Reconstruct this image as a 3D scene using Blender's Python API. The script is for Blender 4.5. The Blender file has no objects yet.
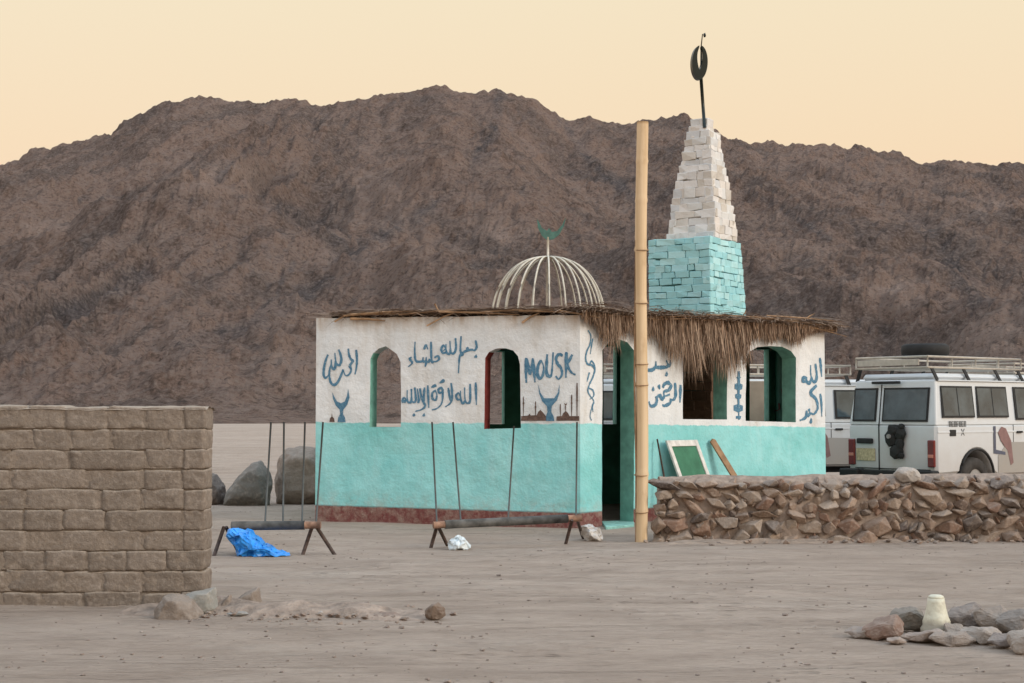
import bpy, bmesh, math, random
from mathutils import Vector, Matrix, noise
from mathutils.geometry import delaunay_2d_cdt
random.seed(7)
sc = bpy.context.scene
COL = sc.collection
R = math.radians
# ---------------------------------------------------------------- camera
F = 1479.0; HOR = 410.0; H = 1.52
PITCH = math.atan((HOR-341.5)/F)
cam = bpy.data.cameras.new('camera'); camo = bpy.data.objects.new('camera', cam); COL.objects.link(camo)
cam.sensor_width = 36; cam.lens = F/1024*36; cam.clip_end = 6000; cam.clip_start = 0.1
camo.location = (0, 0, H); camo.rotation_euler = (R(90)+PITCH, 0, 0)
sc.camera = camo
# ---------------------------------------------------------------- sky and sun
SUN_EL, SUN_AZ = R(24), R(118)       # azimuth clockwise from +Y (the sun is behind the camera to the right)
w = bpy.data.worlds.new('World'); sc.world = w; w.use_nodes = True
nt = w.node_tree; nt.nodes.clear()
out = nt.nodes.new('ShaderNodeOutputWorld')
sky = nt.nodes.new('ShaderNodeTexSky'); sky.sky_type = 'NISHITA'; sky.sun_disc = False
sky.sun_elevation = SUN_EL; sky.sun_rotation = SUN_AZ; sky.dust_density = 4
b1 = nt.nodes.new('ShaderNodeBackground'); b1.inputs[1].default_value = 0.02
nt.links.new(sky.outputs[0], b1.inputs[0])
tc = nt.nodes.new('ShaderNodeTexCoord'); sp = nt.nodes.new('ShaderNodeSeparateXYZ'); nt.links.new(tc.outputs['Generated'], sp.inputs[0])
rp = nt.nodes.new('ShaderNodeValToRGB'); nt.links.new(sp.outputs[2], rp.inputs[0])
cr = rp.color_ramp
cr.elements[0].position = 0.0; cr.elements[0].color = (.98, .65, .46, 1)
cr.elements[1].position = 1.0; cr.elements[1].color = (1.25, 1.55, 1.9, 1)
for p, c in ((.10, (.98, .665, .445)), (.17, (.97, .735, .475)), (.27, (.955, .795, .54)), (.45, (.98, 1.0, .98))):
    e = cr.elements.new(p); e.color = (*c, 1)
b2 = nt.nodes.new('ShaderNodeBackground'); b2.inputs[1].default_value = 0.92
nt.links.new(rp.outputs[0], b2.inputs[0])
ad = nt.nodes.new('ShaderNodeAddShader'); nt.links.new(b1.outputs[0], ad.inputs[0]); nt.links.new(b2.outputs[0], ad.inputs[1])
nt.links.new(ad.outputs[0], out.inputs[0])
sl = bpy.data.lights.new('sun', 'SUN'); sl.energy = 1.5; sl.angle = R(16); sl.color = (1, .92, .82)
so = bpy.data.objects.new('sun', sl); COL.objects.link(so)
sd = Vector((math.sin(SUN_AZ)*math.cos(SUN_EL), math.cos(SUN_AZ)*math.cos(SUN_EL), math.sin(SUN_EL)))
so.rotation_euler = sd.to_track_quat('Z', 'Y').to_euler(); so.location = (20, -20, 20)
sc.view_settings.view_transform = 'Standard'; sc.view_settings.look = 'None'
sc.view_settings.exposure = 0.0; sc.view_settings.gamma = 1
sc.cycles.max_bounces = 6

# ---------------------------------------------------------------- pixel rays
FW = Vector((0, math.cos(PITCH), math.sin(PITCH))); UP = Vector((0, -math.sin(PITCH), math.cos(PITCH))); CP = Vector((0, 0, H))
def ray(px, py): return Vector(((px-512)/F, 0, 0)) + UP*((341.5-py)/F) + FW
def at(px, py, Y):
    d = ray(px, py); return CP + d*(Y/d.y)
def gnd(px, py, z=0.0):
    d = ray(px, py); return CP + d*((z-H)/d.z)

# ---------------------------------------------------------------- helpers
BASE = {}
def link(o): COL.objects.link(o); return o
def tag(o, label=None, cat=None, group=None, kind=None):
    if label: o['label'] = label
    if cat: o['category'] = cat
    if group: o['group'] = group
    if kind: o['kind'] = kind
    return o
def thing(name, label, cat, loc=(0, 0, 0), group=None):
    o = link(bpy.data.objects.new(name, None)); o.location = loc; o.empty_display_size = .2
    BASE[o.name] = Vector(loc); return tag(o, label, cat, group)
def build(name, bm, mats, parent=None, smooth=False, origin=None):
    b = BASE[parent.name] if parent else (Vector(origin) if origin is not None else Vector())
    bmesh.ops.translate(bm, verts=bm.verts, vec=-b)
    me = bpy.data.meshes.new(name); bm.to_mesh(me); bm.free()
    for m in (mats if isinstance(mats, (list, tuple)) else [mats]): me.materials.append(m)
    if smooth:
        for p in me.polygons: p.use_smooth = True
    o = link(bpy.data.objects.new(name, me))
    if parent: o.parent = parent
    else: o.location = b
    BASE[o.name] = b
    return o
def copy_tree(o, parent=None):
    c = o.copy(); link(c); c.parent = parent
    for ch in list(o.children): copy_tree(ch, c)
    return c
def bev(bm, geom, w, seg=1):
    bmesh.ops.bevel(bm, geom=geom, offset=w, segments=seg, affect='EDGES', profile=.5, clamp_overlap=True)
def box(bm, c, s, rot=None, bw=0, taper=None, mi=0):
    r = bmesh.ops.create_cube(bm, size=1); vs = r['verts']
    for v in vs:
        v.co = Vector((v.co.x*s[0], v.co.y*s[1], v.co.z*s[2]))
        if taper and v.co.z > 0: v.co.x *= taper; v.co.y *= taper
    M = (rot.to_4x4() if rot else Matrix.Identity(4)); M = Matrix.Translation(c) @ M
    fs = set(f for v in vs for f in v.link_faces)
    bmesh.ops.transform(bm, matrix=M, verts=vs)
    for f in fs: f.material_index = mi
    if bw:
        es = list(set(e for v in vs for e in v.link_edges)); bev(bm, es, bw)
def tube(bm, pts, r, seg=8, cap=True, mi=0):
    pts = [Vector(p) for p in pts]; n = len(pts); rings = []
    rr = r if isinstance(r, (list, tuple)) else [r]*n
    for i, p in enumerate(pts):
        t = (pts[min(i+1, n-1)]-pts[max(i-1, 0)]).normalized()
        a = Vector((0, 0, 1)) if abs(t.z) < .9 else Vector((1, 0, 0))
        u = t.cross(a).normalized(); v = t.cross(u).normalized()
        rings.append([bm.verts.new(p+(u*math.cos(2*math.pi*k/seg)+v*math.sin(2*math.pi*k/seg))*rr[i]) for k in range(seg)])
    for i in range(n-1):
        for k in range(seg):
            f = bm.faces.new((rings[i][k], rings[i][(k+1) % seg], rings[i+1][(k+1) % seg], rings[i+1][k])); f.smooth = True; f.material_index = mi
    if cap:
        bm.faces.new(rings[0]).material_index = mi; bm.faces.new(rings[-1][::-1]).material_index = mi
def prism(bm, pts, vec, bw=0, mi=0):
    """polygon (3-D points) pushed along vec"""
    vec = Vector(vec); a = [bm.verts.new(Vector(p)) for p in pts]; b = [bm.verts.new(Vector(p)+vec) for p in pts]
    n = len(a); fs = [bm.faces.new(a), bm.faces.new(b[::-1])]
    for i in range(n): fs.append(bm.faces.new((a[i], b[i], b[(i+1) % n], a[(i+1) % n])))
    for f in fs: f.material_index = mi
    bmesh.ops.recalc_face_normals(bm, faces=fs)
    if bw: bev(bm, list(set(e for v in a+b for e in v.link_edges)), bw)
def tint_layer(bm): return bm.verts.layers.float_color.get('tint') or bm.verts.layers.float_color.new('tint')
def set_tint(bm, vs, c):
    L = tint_layer(bm)
    for v in vs: v[L] = (*c, 1)
def hull_rock(bm, c, s, rot=None, n=16, seed=None, tint=None, bw=.0, rough=.25):
    rnd = random if seed is None else random.Random(seed)
    tint_layer(bm)
    t = bmesh.new(); 
    for i in range(n):
        z = 1-2*(i+.5)/n; a = i*2.39996+rnd.uniform(-.35, .35); q = math.sqrt(max(0, 1-z*z)); k = 1+rnd.uniform(-rough, rough*.6)
        t.verts.new((q*math.cos(a)*k*s[0]/2, q*math.sin(a)*k*s[1]/2, z*k*s[2]/2))
    r = bmesh.ops.convex_hull(t, input=t.verts)
    bmesh.ops.delete(t, geom=[v for v in t.verts if not v.link_faces], context='VERTS')
    if bw: bev(t, list(t.edges), bw)
    M = Matrix.Translation(c) @ (rot.to_4x4() if rot else Matrix.Identity(4))
    mp = {}
    new = []
    for v in t.verts: mp[v] = bm.verts.new(M @ v.co); new.append(mp[v])
    for f in t.faces:
        try: bm.faces.new([mp[v] for v in f.verts])
        except ValueError: pass
    t.free()
    if tint: set_tint(bm, new, tint)
    return new
def rrot(a=.3, za=math.pi):
    from mathutils import Euler
    return Euler((random.uniform(-a, a), random.uniform(-a, a), random.uniform(-za, za))).to_matrix()

# ---------------------------------------------------------------- materials
class N:
    def __init__(s, name, rough=.9, spec=.3, metal=0):
        s.m = bpy.data.materials.new(name); s.m.use_nodes = True; s.t = s.m.node_tree
        s.b = s.t.nodes['Principled BSDF']; s.b.inputs['Roughness'].default_value = rough
        s.b.inputs['Specular IOR Level'].default_value = spec; s.b.inputs['Metallic'].default_value = metal
        s.co = s.t.nodes.new('ShaderNodeTexCoord').outputs['Object']; s.h = None
    def new(s, k, **kw):
        n = s.t.nodes.new(k)
        for a, b in kw.items(): setattr(n, a, b)
        return n
    def put(s, i, v):
        if hasattr(v, 'is_linked') or hasattr(v, 'links'): s.t.links.new(v, i)
        else: i.default_value = v
    def noise(s, scale, detail=4, rough=.55, vec=None, stretch=None, dist=0):
        n = s.new('ShaderNodeTexNoise'); v = vec or s.co
        if stretch:
            m = s.new('ShaderNodeMapping'); s.t.links.new(v, m.inputs[0]); m.inputs['Scale'].default_value = stretch; v = m.outputs[0]
        s.t.links.new(v, n.inputs['Vector']); n.inputs['Scale'].default_value = scale; n.inputs['Detail'].default_value = detail
        n.inputs['Roughness'].default_value = rough; n.inputs['Distortion'].default_value = dist
        return n.outputs[0]
    def voro(s, scale, feature='F1', stretch=None):
        n = s.new('ShaderNodeTexVoronoi', feature=feature); v = s.co
        if stretch:
            m = s.new('ShaderNodeMapping'); s.t.links.new(v, m.inputs[0]); m.inputs['Scale'].default_value = stretch; v = m.outputs[0]
        s.t.links.new(v, n.inputs['Vector']); n.inputs['Scale'].default_value = scale
        return n.outputs['Distance']
    def ramp(s, f, lo, hi, a=0., b=1.):
        n = s.new('ShaderNodeMapRange'); s.put(n.inputs[0], f)
        for i, x in ((1, lo), (2, hi), (3, a), (4, b)): n.inputs[i].default_value = x
        return n.outputs[0]
    def mix(s, f, a, b, mode='MIX'):
        n = s.new('ShaderNodeMix', data_type='RGBA', blend_type=mode)
        s.put(n.inputs[0], f)
        s.put(n.inputs[6], a if not isinstance(a, tuple) else (*a, 1)); s.put(n.inputs[7], b if not isinstance(b, tuple) else (*b, 1))
        return n.outputs[2]
    def math(s, op, a, b=0.):
        n = s.new('ShaderNodeMath', operation=op); s.put(n.inputs[0], a); s.put(n.inputs[1], b); return n.outputs[0]
    def attr(s, name): return s.new('ShaderNodeAttribute', attribute_name=name)
    def col(s, c): s.put(s.b.inputs['Base Color'], c if not isinstance(c, tuple) else (*c, 1)); return s
    def bump(s, h, dist=.02, strength=1.):
        n = s.new('ShaderNodeBump'); n.inputs['Distance'].default_value = dist; n.inputs['Strength'].default_value = strength
        s.put(n.inputs['Height'], h)
        if s.h: s.t.links.new(s.h, n.inputs['Normal'])
        s.h = n.outputs[0]; s.t.links.new(s.h, s.b.inputs['Normal']); return s

def simple(name, c, rough=.6, var=.15, scale=8, bump=0, spec=.3, metal=0):
    n = N(name, rough, spec, metal); f = n.noise(scale, 5)
    d = tuple(x*(1-var) for x in c); u = tuple(min(1, x*(1+var)) for x in c)
    n.col(n.mix(n.ramp(f, .3, .7), d, u))
    if bump: n.bump(f, bump)
    return n.m
def tinted(name, rough=.9, var=.3, scale=12, bump=.01, dust=None, dustamt=.5):
    n = N(name, rough, .2); t = n.attr('tint').outputs['Color']
    c = n.mix(n.ramp(n.noise(scale, 6, .65), .3, .7, 0, var), t, (.08, .06, .05))
    c = n.mix(n.ramp(n.noise(scale*2.3, 5), .5, .75, 0, var), c, (.5, .43, .37))
    if dust: 
        g = n.new('ShaderNodeNewGeometry'); s = n.new('ShaderNodeSeparateXYZ'); n.t.links.new(g.outputs['Normal'], s.inputs[0])
        c = n.mix(n.ramp(s.outputs[2], .2, .9, 0, dustamt), c, dust)
    n.col(c); n.bump(n.noise(scale*1.5, 8, .65), bump); return n.m

SAND = (.33, .265, .22)
def sand_mat():
    n = N('sand', .95, .1)
    big = n.noise(.12, 4, .6); mid = n.noise(1.3, 5, .6, stretch=(.7, 1.4, 1)); fine = n.noise(15, 7, .75, stretch=(.35, 1.5, 1)); grit = n.noise(120, 3, .7)
    c = n.mix(n.ramp(big, .35, .65), (.43, .342, .278), (.51, .415, .345))
    c = n.mix(n.ramp(mid, .42, .66, 0, .7), c, (.335, .262, .21))
    c = n.mix(n.ramp(fine, .46, .66, 0, .55), c, (.28, .222, .178))
    c = n.mix(n.ramp(grit, .6, .75, 0, .6), c, (.50, .44, .39))
    n.col(c)
    tr = n.noise(.55, 4, .6, stretch=(.35, 1.5, 1), dist=1.2); trk = n.math('ABSOLUTE', n.math('SUBTRACT', tr, .5))
    c2 = n.mix(n.ramp(trk, .0, .06, .16, 0), c, (.27, .21, .168)); c2 = n.mix(n.ramp(n.noise(.35, 6, .75, stretch=(.6, 1.4, 1)), .54, .68, 0, .55), c2, (.50, .425, .36)); n.col(c2)
    foot = n.voro(5.5, stretch=(1, 1.3, 1)); fm = n.ramp(n.noise(.5, 4), .45, .6); n.bump(n.math('MULTIPLY', n.ramp(foot, .05, .38), fm), .05)
    n.bump(n.ramp(trk, .0, .06), .03)
    n.bump(n.noise(3.2, 6, .65, stretch=(.4, 1.8, 1)), .09); n.bump(fine, .025); n.bump(grit, .008)
    return n.m
M_sand = sand_mat()
def mountain_mat():
    n = N('mountain_rock', .95, .1)
    a = n.noise(.012, 7, .62); b = n.noise(.045, 9, .72); c3 = n.noise(.22, 8, .78); d = n.noise(.02, 8, .68, stretch=(1, 1, 2.2)); sp_ = n.noise(.9, 6, .8)
    c = n.mix(n.ramp(a, .38, .62), (.268, .180, .140), (.345, .232, .182))
    c = n.mix(n.ramp(b, .50, .64, 0, .6), c, (.39, .29, .24))
    c = n.mix(n.ramp(d, .50, .66, 0, .6), c, (.165, .135, .124))
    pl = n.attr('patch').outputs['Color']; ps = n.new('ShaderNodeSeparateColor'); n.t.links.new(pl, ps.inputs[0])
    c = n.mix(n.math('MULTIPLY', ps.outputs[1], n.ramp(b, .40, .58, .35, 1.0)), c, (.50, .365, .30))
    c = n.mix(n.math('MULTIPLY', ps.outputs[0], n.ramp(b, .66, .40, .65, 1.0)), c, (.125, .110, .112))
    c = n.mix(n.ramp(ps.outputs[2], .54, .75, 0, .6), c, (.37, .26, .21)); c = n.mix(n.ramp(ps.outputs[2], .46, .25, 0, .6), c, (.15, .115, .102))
    c = n.mix(n.ramp(c3, .52, .66, 0, .6), c, (.43, .33, .28))
    c = n.mix(n.ramp(c3, .47, .34, 0, .7), c, (.08, .062, .054))
    c = n.mix(n.ramp(sp_, .50, .60, 0, .75), c, (.34, .27, .23)); c = n.mix(n.ramp(sp_, .48, .38, 0, .7), c, (.09, .07, .06))
    n.col(c); n.bump(n.noise(.09, 9, .72), 4.0); n.bump(n.noise(.4, 8, .85), 3.0)
    return n.m
M_mtn = mountain_mat()
def plaster():
    n = N('painted_plaster', .85, .2)
    p = n.attr('paint').outputs['Fac']; r = n.attr('foot').outputs['Fac']
    wob = n.math('MULTIPLY', n.math('SUBTRACT', n.noise(7, 6, .7, stretch=(1, 1, .25)), .5), .075)
    st = n.noise(2.2, 6, .65, stretch=(1, 1, .7)); streak = n.noise(5, 6, .6, stretch=(1, 1, .22)); sm = n.noise(30, 5, .7)
    white = n.mix(n.ramp(st, .35, .65), (.66, .695, .715), (.78, .80, .81))
    white = n.mix(n.ramp(streak, .5, .75, 0, .5), white, (.50, .45, .38))
    white = n.mix(n.ramp(sm, .55, .75, 0, .3), white, (.42, .45, .46))
    teal = n.mix(n.ramp(st, .3, .7), (.235, .60, .61), (.36, .73, .74))
    teal = n.mix(n.ramp(streak, .5, .8, 0, .6), teal, (.44, .72, .73))
    teal = n.mix(n.ramp(n.noise(1.1, 5, .6), .5, .7, 0, .55), teal, (.13, .47, .45))
    teal = n.mix(n.ramp(sm, .56, .75, 0, .4), teal, (.40, .57, .55))
    red = n.mix(n.ramp(sm, .4, .7), (.145, .045, .043), (.22, .085, .075))
    red = n.mix(n.ramp(n.noise(14, 5, .7), .56, .7, 0, .7), red, (.33, .24, .20))
    c = n.mix(n.ramp(n.math('ADD', p, wob), -.006, .006), teal, white)
    # a thin dark line above the red foot
    rr = n.math('ADD', r, n.math('MULTIPLY', wob, .5))
    c = n.mix(n.ramp(rr, -.006, .006), red, c)
    c = n.mix(n.math('MULTIPLY', n.ramp(r, .0, .26, .45, 0), n.ramp(n.noise(8, 6, .7), .42, .62)), c, (.40, .33, .27))
    c = n.mix(n.ramp(n.noise(16, 7, .8), .655, .68, 0, .8), c, (.42, .36, .30))
    dirty = n.math('MULTIPLY', n.ramp(r, .0, .018, 1, 0), n.ramp(rr, -.004, .004))
    c = n.mix(n.math('MULTIPLY', dirty, .7), c, (.07, .06, .06))
    # mud stains under the roof edge
    tp = n.attr('topd').outputs['Fac']
    c = n.mix(n.math('MULTIPLY', n.ramp(tp, .0, .22, 1, 0), n.ramp(streak, .38, .6, .1, .95)), c, (.42, .33, .25))
    n.col(c); n.bump(n.noise(6, 6, .6), .02); n.bump(sm, .006); return n.m
M_plaster = plaster()
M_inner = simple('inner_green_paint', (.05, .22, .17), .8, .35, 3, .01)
M_tealjamb = simple('teal_jamb_paint', (.20, .46, .39), .8, .25, 7, .01)
M_redjamb = simple('red_jamb_paint', (.20, .035, .03), .8, .3, 12, .01)
M_dust = simple('mud_sill', (.33, .25, .20), .95, .2, 14, .01)
def bluem():
    n = N('blue_lettering_paint', .85, .2); f = n.noise(26, 6, .7); c = n.mix(n.ramp(f, .35, .6), (.05, .15, .25), (.12, .25, .36)); n.col(n.mix(n.ramp(n.noise(40, 5, .75), .58, .66, 0, .7), c, (.42, .50, .54))); return n.m
M_blue = bluem()
M_brownp = simple('brown_silhouette_paint', (.13, .085, .07), .85, .4, 30, 0)
M_redp = simple('dark_red_lettering_paint', (.12, .02, .02), .85, .2, 20, 0)
M_greenm = simple('green_painted_metal', (.06, .15, .125), .6, .3, 12, 0, .5)
M_blackm = simple('dark_painted_metal', (.004, .010, .008), .3, .4, 12, 0, .35)
M_cream = simple('cream_painted_iron', (.58, .55, .47), .6, .15, 20, 0)
M_iron = simple('rusty_iron', (.075, .05, .04), .7, .5, 25, .003)
M_steel = simple('weathered_pipe', (.085, .083, .078), .7, .6, 9, .006)
M_rod = simple('dark_rod_paint', (.09, .10, .10), .6, .2, 12)
M_wood = simple('dry_timber', (.30, .19, .11), .85, .3, 10, .004)
M_board = simple('tan_board', (.34, .28, .22), .85, .12, 5, .002)
def straw_mat():
    n = N('straw', .9, .15); t = n.attr('tint').outputs['Color']
    n.col(n.mix(n.ramp(n.noise(9, 4), .3, .7, 0, .35), t, (.10, .065, .045))); return n.m
M_straw = straw_mat()
M_stone = tinted('wall_stone', .95, .45, 14, .02, (.36, .29, .24), .35)
M_rock = tinted('field_rock', .95, .35, 7, .03, (.36, .30, .25), .3)
M_adobe = tinted('adobe', .97, .35, 12, .02, (.42, .35, .28), .6)
M_brickw = tinted('painted_brick', .9, .10, 9, .012)

# ---------------------------------------------------------------- ground
def gz(x, y):
    v = noise.noise(Vector((x*.25, y*.5, 3.1)))*.035 + noise.noise(Vector((x*.9, y*1.8, 7.7)))*.014 + noise.noise(Vector((x*3., y*5, 1.7)))*.006
    k = min(1, max(.0, (30-y)/8)) if y < 30 else 0
    k = max(k, .15)
    return v*k*(1 if y < 300 else 0)
bm = bmesh.new()
ys = []; y = -30.
while y < 5: ys.append(y); y += 2.5
y = 5.
while y < 3500: ys.append(y); y += max(.055, (y-2)*.011)
us = []
nx = 150
grid = []
for y in ys:
    W = max(12, abs(y)*.62+5)
    grid.append([bm.verts.new((W*(2*i/nx-1), y, gz(W*(2*i/nx-1), y))) for i in range(nx+1)])
for j in range(len(ys)-1):
    for i in range(nx): bm.faces.new((grid[j][i], grid[j][i+1], grid[j+1][i+1], grid[j+1][i]))
tag(build('ground', bm, M_sand, smooth=True), kind='structure')

# low dirt bank that trails from the mud wall
def mound(name, pts, wid, h, mat, label, seed):
    bm = bmesh.new(); rows = []
    n = 60; m = 14
    for i in range(n+1):
        t = i/n*(len(pts)-1); k = min(int(t), len(pts)-2); p = Vector(pts[k]).lerp(Vector(pts[k+1]), t-k)
        e = math.sin(math.pi*min(1, max(0, i/n)))**.5
        row = []
        for j in range(m+1):
            v = 2*j/m-1; z = h*e*max(0, (1-v*v))*(.75+.6*noise.noise(Vector((p.x*4+seed, v*2, 0)))) - .03*abs(v)**3
            row.append(bm.verts.new((p.x, p.y+v*wid*(.8+.4*noise.noise(Vector((p.x*2, seed, 1)))), z+gz(p.x, p.y)-.008)))
        rows.append(row)
    for i in range(n):
        for j in range(m): bm.faces.new((rows[i][j], rows[i+1][j], rows[i+1][j+1], rows[i][j+1]))
    return tag(build(name, bm, mat, smooth=True), kind='structure')
M_bank = simple('brown_dirt', (.29, .225, .18), .97, .35, 9, .05)
mound('dirt_bank', [gnd(120, 611), gnd(220, 609), gnd(330, 613), gnd(440, 617)],   .42, .12, M_bank, '', 3)
mound('sand_rise', [gnd(-60, 600), gnd(60, 603), gnd(215, 606)], .22, .045, M_sand, '', 9)
mound('sand_drift', [gnd(640, 545), gnd(750, 543), gnd(900, 541), gnd(1100, 538)], .20, .07, M_sand, '', 5)

# ---------------------------------------------------------------- mountain
def interp(tab, x):
    if x <= tab[0][0]: return tab[0][1]
    for (a, b), (c, d) in zip(tab, tab[1:]):
        if x <= c:
            t = (x-a)/(c-a); return b+(d-b)*t
    return tab[-1][1]
SKY = [(-700, 330), (-300, 240), (-80, 185), (0, 163), (19, 155), (65, 140), (108, 129), (135, 113), (160, 103), (190, 94), (244, 99), (300, 99), (311, 106), (345, 99), (379, 94), (410, 88), (444, 84), (471, 91), (498, 86), (512, 91), (534, 97), (566, 118), (620, 121), (639, 118), (665, 116), (691, 113), (729, 133), (772, 142), (815, 140), (864, 146), (900, 153), (924, 160), (951, 155), (994, 164), (1021, 163), (1300, 205), (1800, 300)]
SPUR = [(-200, 330), (0, 262), (50, 226), (80, 207), (120, 199), (160, 197), (200, 194), (238, 197), (262, 203), (300, 232), (325, 252), (370, 300), (420, 360), (480, 420), (600, 460)]
SPUR2 = [(200, 470), (300, 400), (370, 330), (430, 262), (480, 205), (540, 190), (600, 215), (660, 262), (730, 330), (800, 400), (860, 460)]
HILL = [(820, 470), (900, 420), (940, 352), (965, 330), (985, 314), (1010, 303), (1040, 294), (1120, 285), (1300, 300), (1600, 420)]
YF, YC = 165., 640.
def ss(a, b, x):
    t = max(0, min(1, (x-a)/(b-a))); return t*t*(3-2*t)
def mz(px, Y):
    X = (px-512)/F*Y
    t = (Y-YF)/(YC-YF)
    V = Vector((X*.0085, Y*.0085, .3))
    wx = noise.noise(V*1.3+Vector((9, 2, 1)))*45
    pw = px + wx*min(1, max(0, 1-t))*1.0
    zc = (HOR-interp(SKY, px))/F*YC + H
    sg = ss(-110, -40, X)*2-1                                           # gullies run down to the right, at the far left down to the left
    uu, vv = sg*X*1.25+Y*.62, X*.62-sg*Y*1.25
    rd3 = 1-abs(noise.noise(Vector((uu*.0115, vv*.0022, 11.0))))*2.4
    rd4 = 1-abs(noise.noise(Vector((uu*.034+.4*rd3, vv*.0065, 15.0))))*2
    rd = 1-abs(noise.noise(Vector((X*.011, Y*.006, 5.0))))*2           # ribs running down the slope
    rd2 = 1-abs(noise.noise(Vector((X*.030+wx*.01, Y*.014, 2.0))))*2
    if t <= 1:
        tt = max(t, 0); g = .22*tt+.78*tt**1.7
        z = zc*g + (rd-.55)*4*ss(0, .3, t)*ss(1.0, .55, t) + (rd2-.5)*1.5*ss(0, .15, t)*ss(1.0, .8, t) + (rd3-.4)*11*ss(0, .2, t)*ss(1.0, .7, t) + (rd4-.5)*1.6*ss(0, .1, t)*ss(1.0, .85, t)
        if t < 0: z = t*40
    else:
        z = zc - (t-1)*(YC-YF)*.55
    for tab, Yr, fs, bs in ((SPUR, 400., .50, .32), (SPUR2, 505., .42, .25), (HILL, 235., .42, .3)):
        Yq = Yr + noise.noise(Vector((px*.008, Yr, 0)))*26
        zr = (HOR-interp(tab, pw if Yr > 300 else px))/F*Yr + H
        zz = zr - (Yq-Y)*fs*(1 - .35*ss(0, 150, Yq-Y)) if Y < Yq else zr - (Y-Yq)*bs
        if Yr < 300: zz += (rd2-.5)*2
        else: zz += (rd2-.5)*2.2*ss(0, 60, abs(Y-Yq)) 
        k = 7.; d = z-zz                                               # smooth maximum
        z = zz if d < -k else z if d > k else z + (k-d)**2/(4*k)
    rough = noise.hetero_terrain(Vector((X*.03, Y*.03, z*.02)), .8, 2.1, 6, .6)
    r2 = noise.multi_fractal(Vector((X*.16, Y*.16, z*.1)), .7, 2.2, 4)
    am = ss(-.02, .10, t)
    amc = 1 - .72*ss(.82, .98, t)
    r3 = noise.noise(Vector((X*.33, Y*.33, 2)))*.9 + abs(noise.noise(Vector((X*.075, Y*.03, 8))))*3.2
    return z + ((rough-.6)*3.0*amc + (r2-1)*1.6 + r3)*am - 1.2*am
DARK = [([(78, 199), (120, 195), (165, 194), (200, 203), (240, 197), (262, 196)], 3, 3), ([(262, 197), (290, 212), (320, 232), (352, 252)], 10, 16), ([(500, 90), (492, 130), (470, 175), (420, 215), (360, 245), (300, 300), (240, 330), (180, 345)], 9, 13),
        ([(905, 210), (930, 232), (955, 262), (985, 312)], 5, 20), ([(750, 190), (790, 212), (830, 238)], 2, 5), ([(290, 262), (272, 300), (255, 315)], 4, 6), ([(560, 118), (600, 170), (640, 200)], 6, 10), ([(0, 330), (90, 300), (140, 270)], 8, 14)]  # dark scree bands; the colour also stands in for shade along spurs and gullies
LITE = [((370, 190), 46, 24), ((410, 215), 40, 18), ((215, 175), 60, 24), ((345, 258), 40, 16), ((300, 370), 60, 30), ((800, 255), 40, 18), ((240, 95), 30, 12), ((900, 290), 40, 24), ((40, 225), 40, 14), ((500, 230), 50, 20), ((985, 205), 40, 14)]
def segd(x, y, P):
    best = 1e9; f = 0
    for i in range(len(P)-1):
        (ax, ay), (bx, by) = P[i], P[i+1]; dx, dy = bx-ax, by-ay; t = max(0, min(1, ((x-ax)*dx+(y-ay)*dy)/(dx*dx+dy*dy))); q = math.hypot(x-ax-t*dx, y-ay-t*dy)
        if q < best: best = q; f = (i+t)/(len(P)-1)
    return best, f
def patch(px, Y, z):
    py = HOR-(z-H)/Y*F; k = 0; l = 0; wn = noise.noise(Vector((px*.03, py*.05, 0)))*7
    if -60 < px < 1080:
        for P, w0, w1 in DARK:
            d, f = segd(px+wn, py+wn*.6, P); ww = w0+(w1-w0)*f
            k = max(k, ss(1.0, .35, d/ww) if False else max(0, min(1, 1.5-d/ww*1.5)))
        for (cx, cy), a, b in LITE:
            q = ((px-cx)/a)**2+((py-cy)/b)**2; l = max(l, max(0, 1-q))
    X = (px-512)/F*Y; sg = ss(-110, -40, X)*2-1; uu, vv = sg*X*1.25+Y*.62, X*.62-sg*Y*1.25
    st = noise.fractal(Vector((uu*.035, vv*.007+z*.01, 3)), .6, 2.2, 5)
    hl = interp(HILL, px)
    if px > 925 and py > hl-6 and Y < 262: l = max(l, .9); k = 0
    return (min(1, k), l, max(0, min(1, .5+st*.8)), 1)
bm = bmesh.new(); rows = []; PL = bm.verts.layers.float_color.new('patch')
Ys = [150+ (YC-150)*(i/210)**1.12 for i in range(211)] + [YC+14*i for i in range(1, 12)]
pxs = [-520+i*2.1 for i in range(int(2100/2.1))]
for Y in Ys:
    row = []
    for p in pxs:
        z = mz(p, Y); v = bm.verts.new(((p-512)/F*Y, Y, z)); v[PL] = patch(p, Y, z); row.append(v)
    rows.append(row)
for j in range(len(Ys)-1):
    a, b = rows[j], rows[j+1]
    for i in range(len(pxs)-1): bm.faces.new((a[i], a[i+1], b[i+1], b[i]))
tag(build('mountain', bm, M_mtn, smooth=False), kind='structure')

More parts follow.
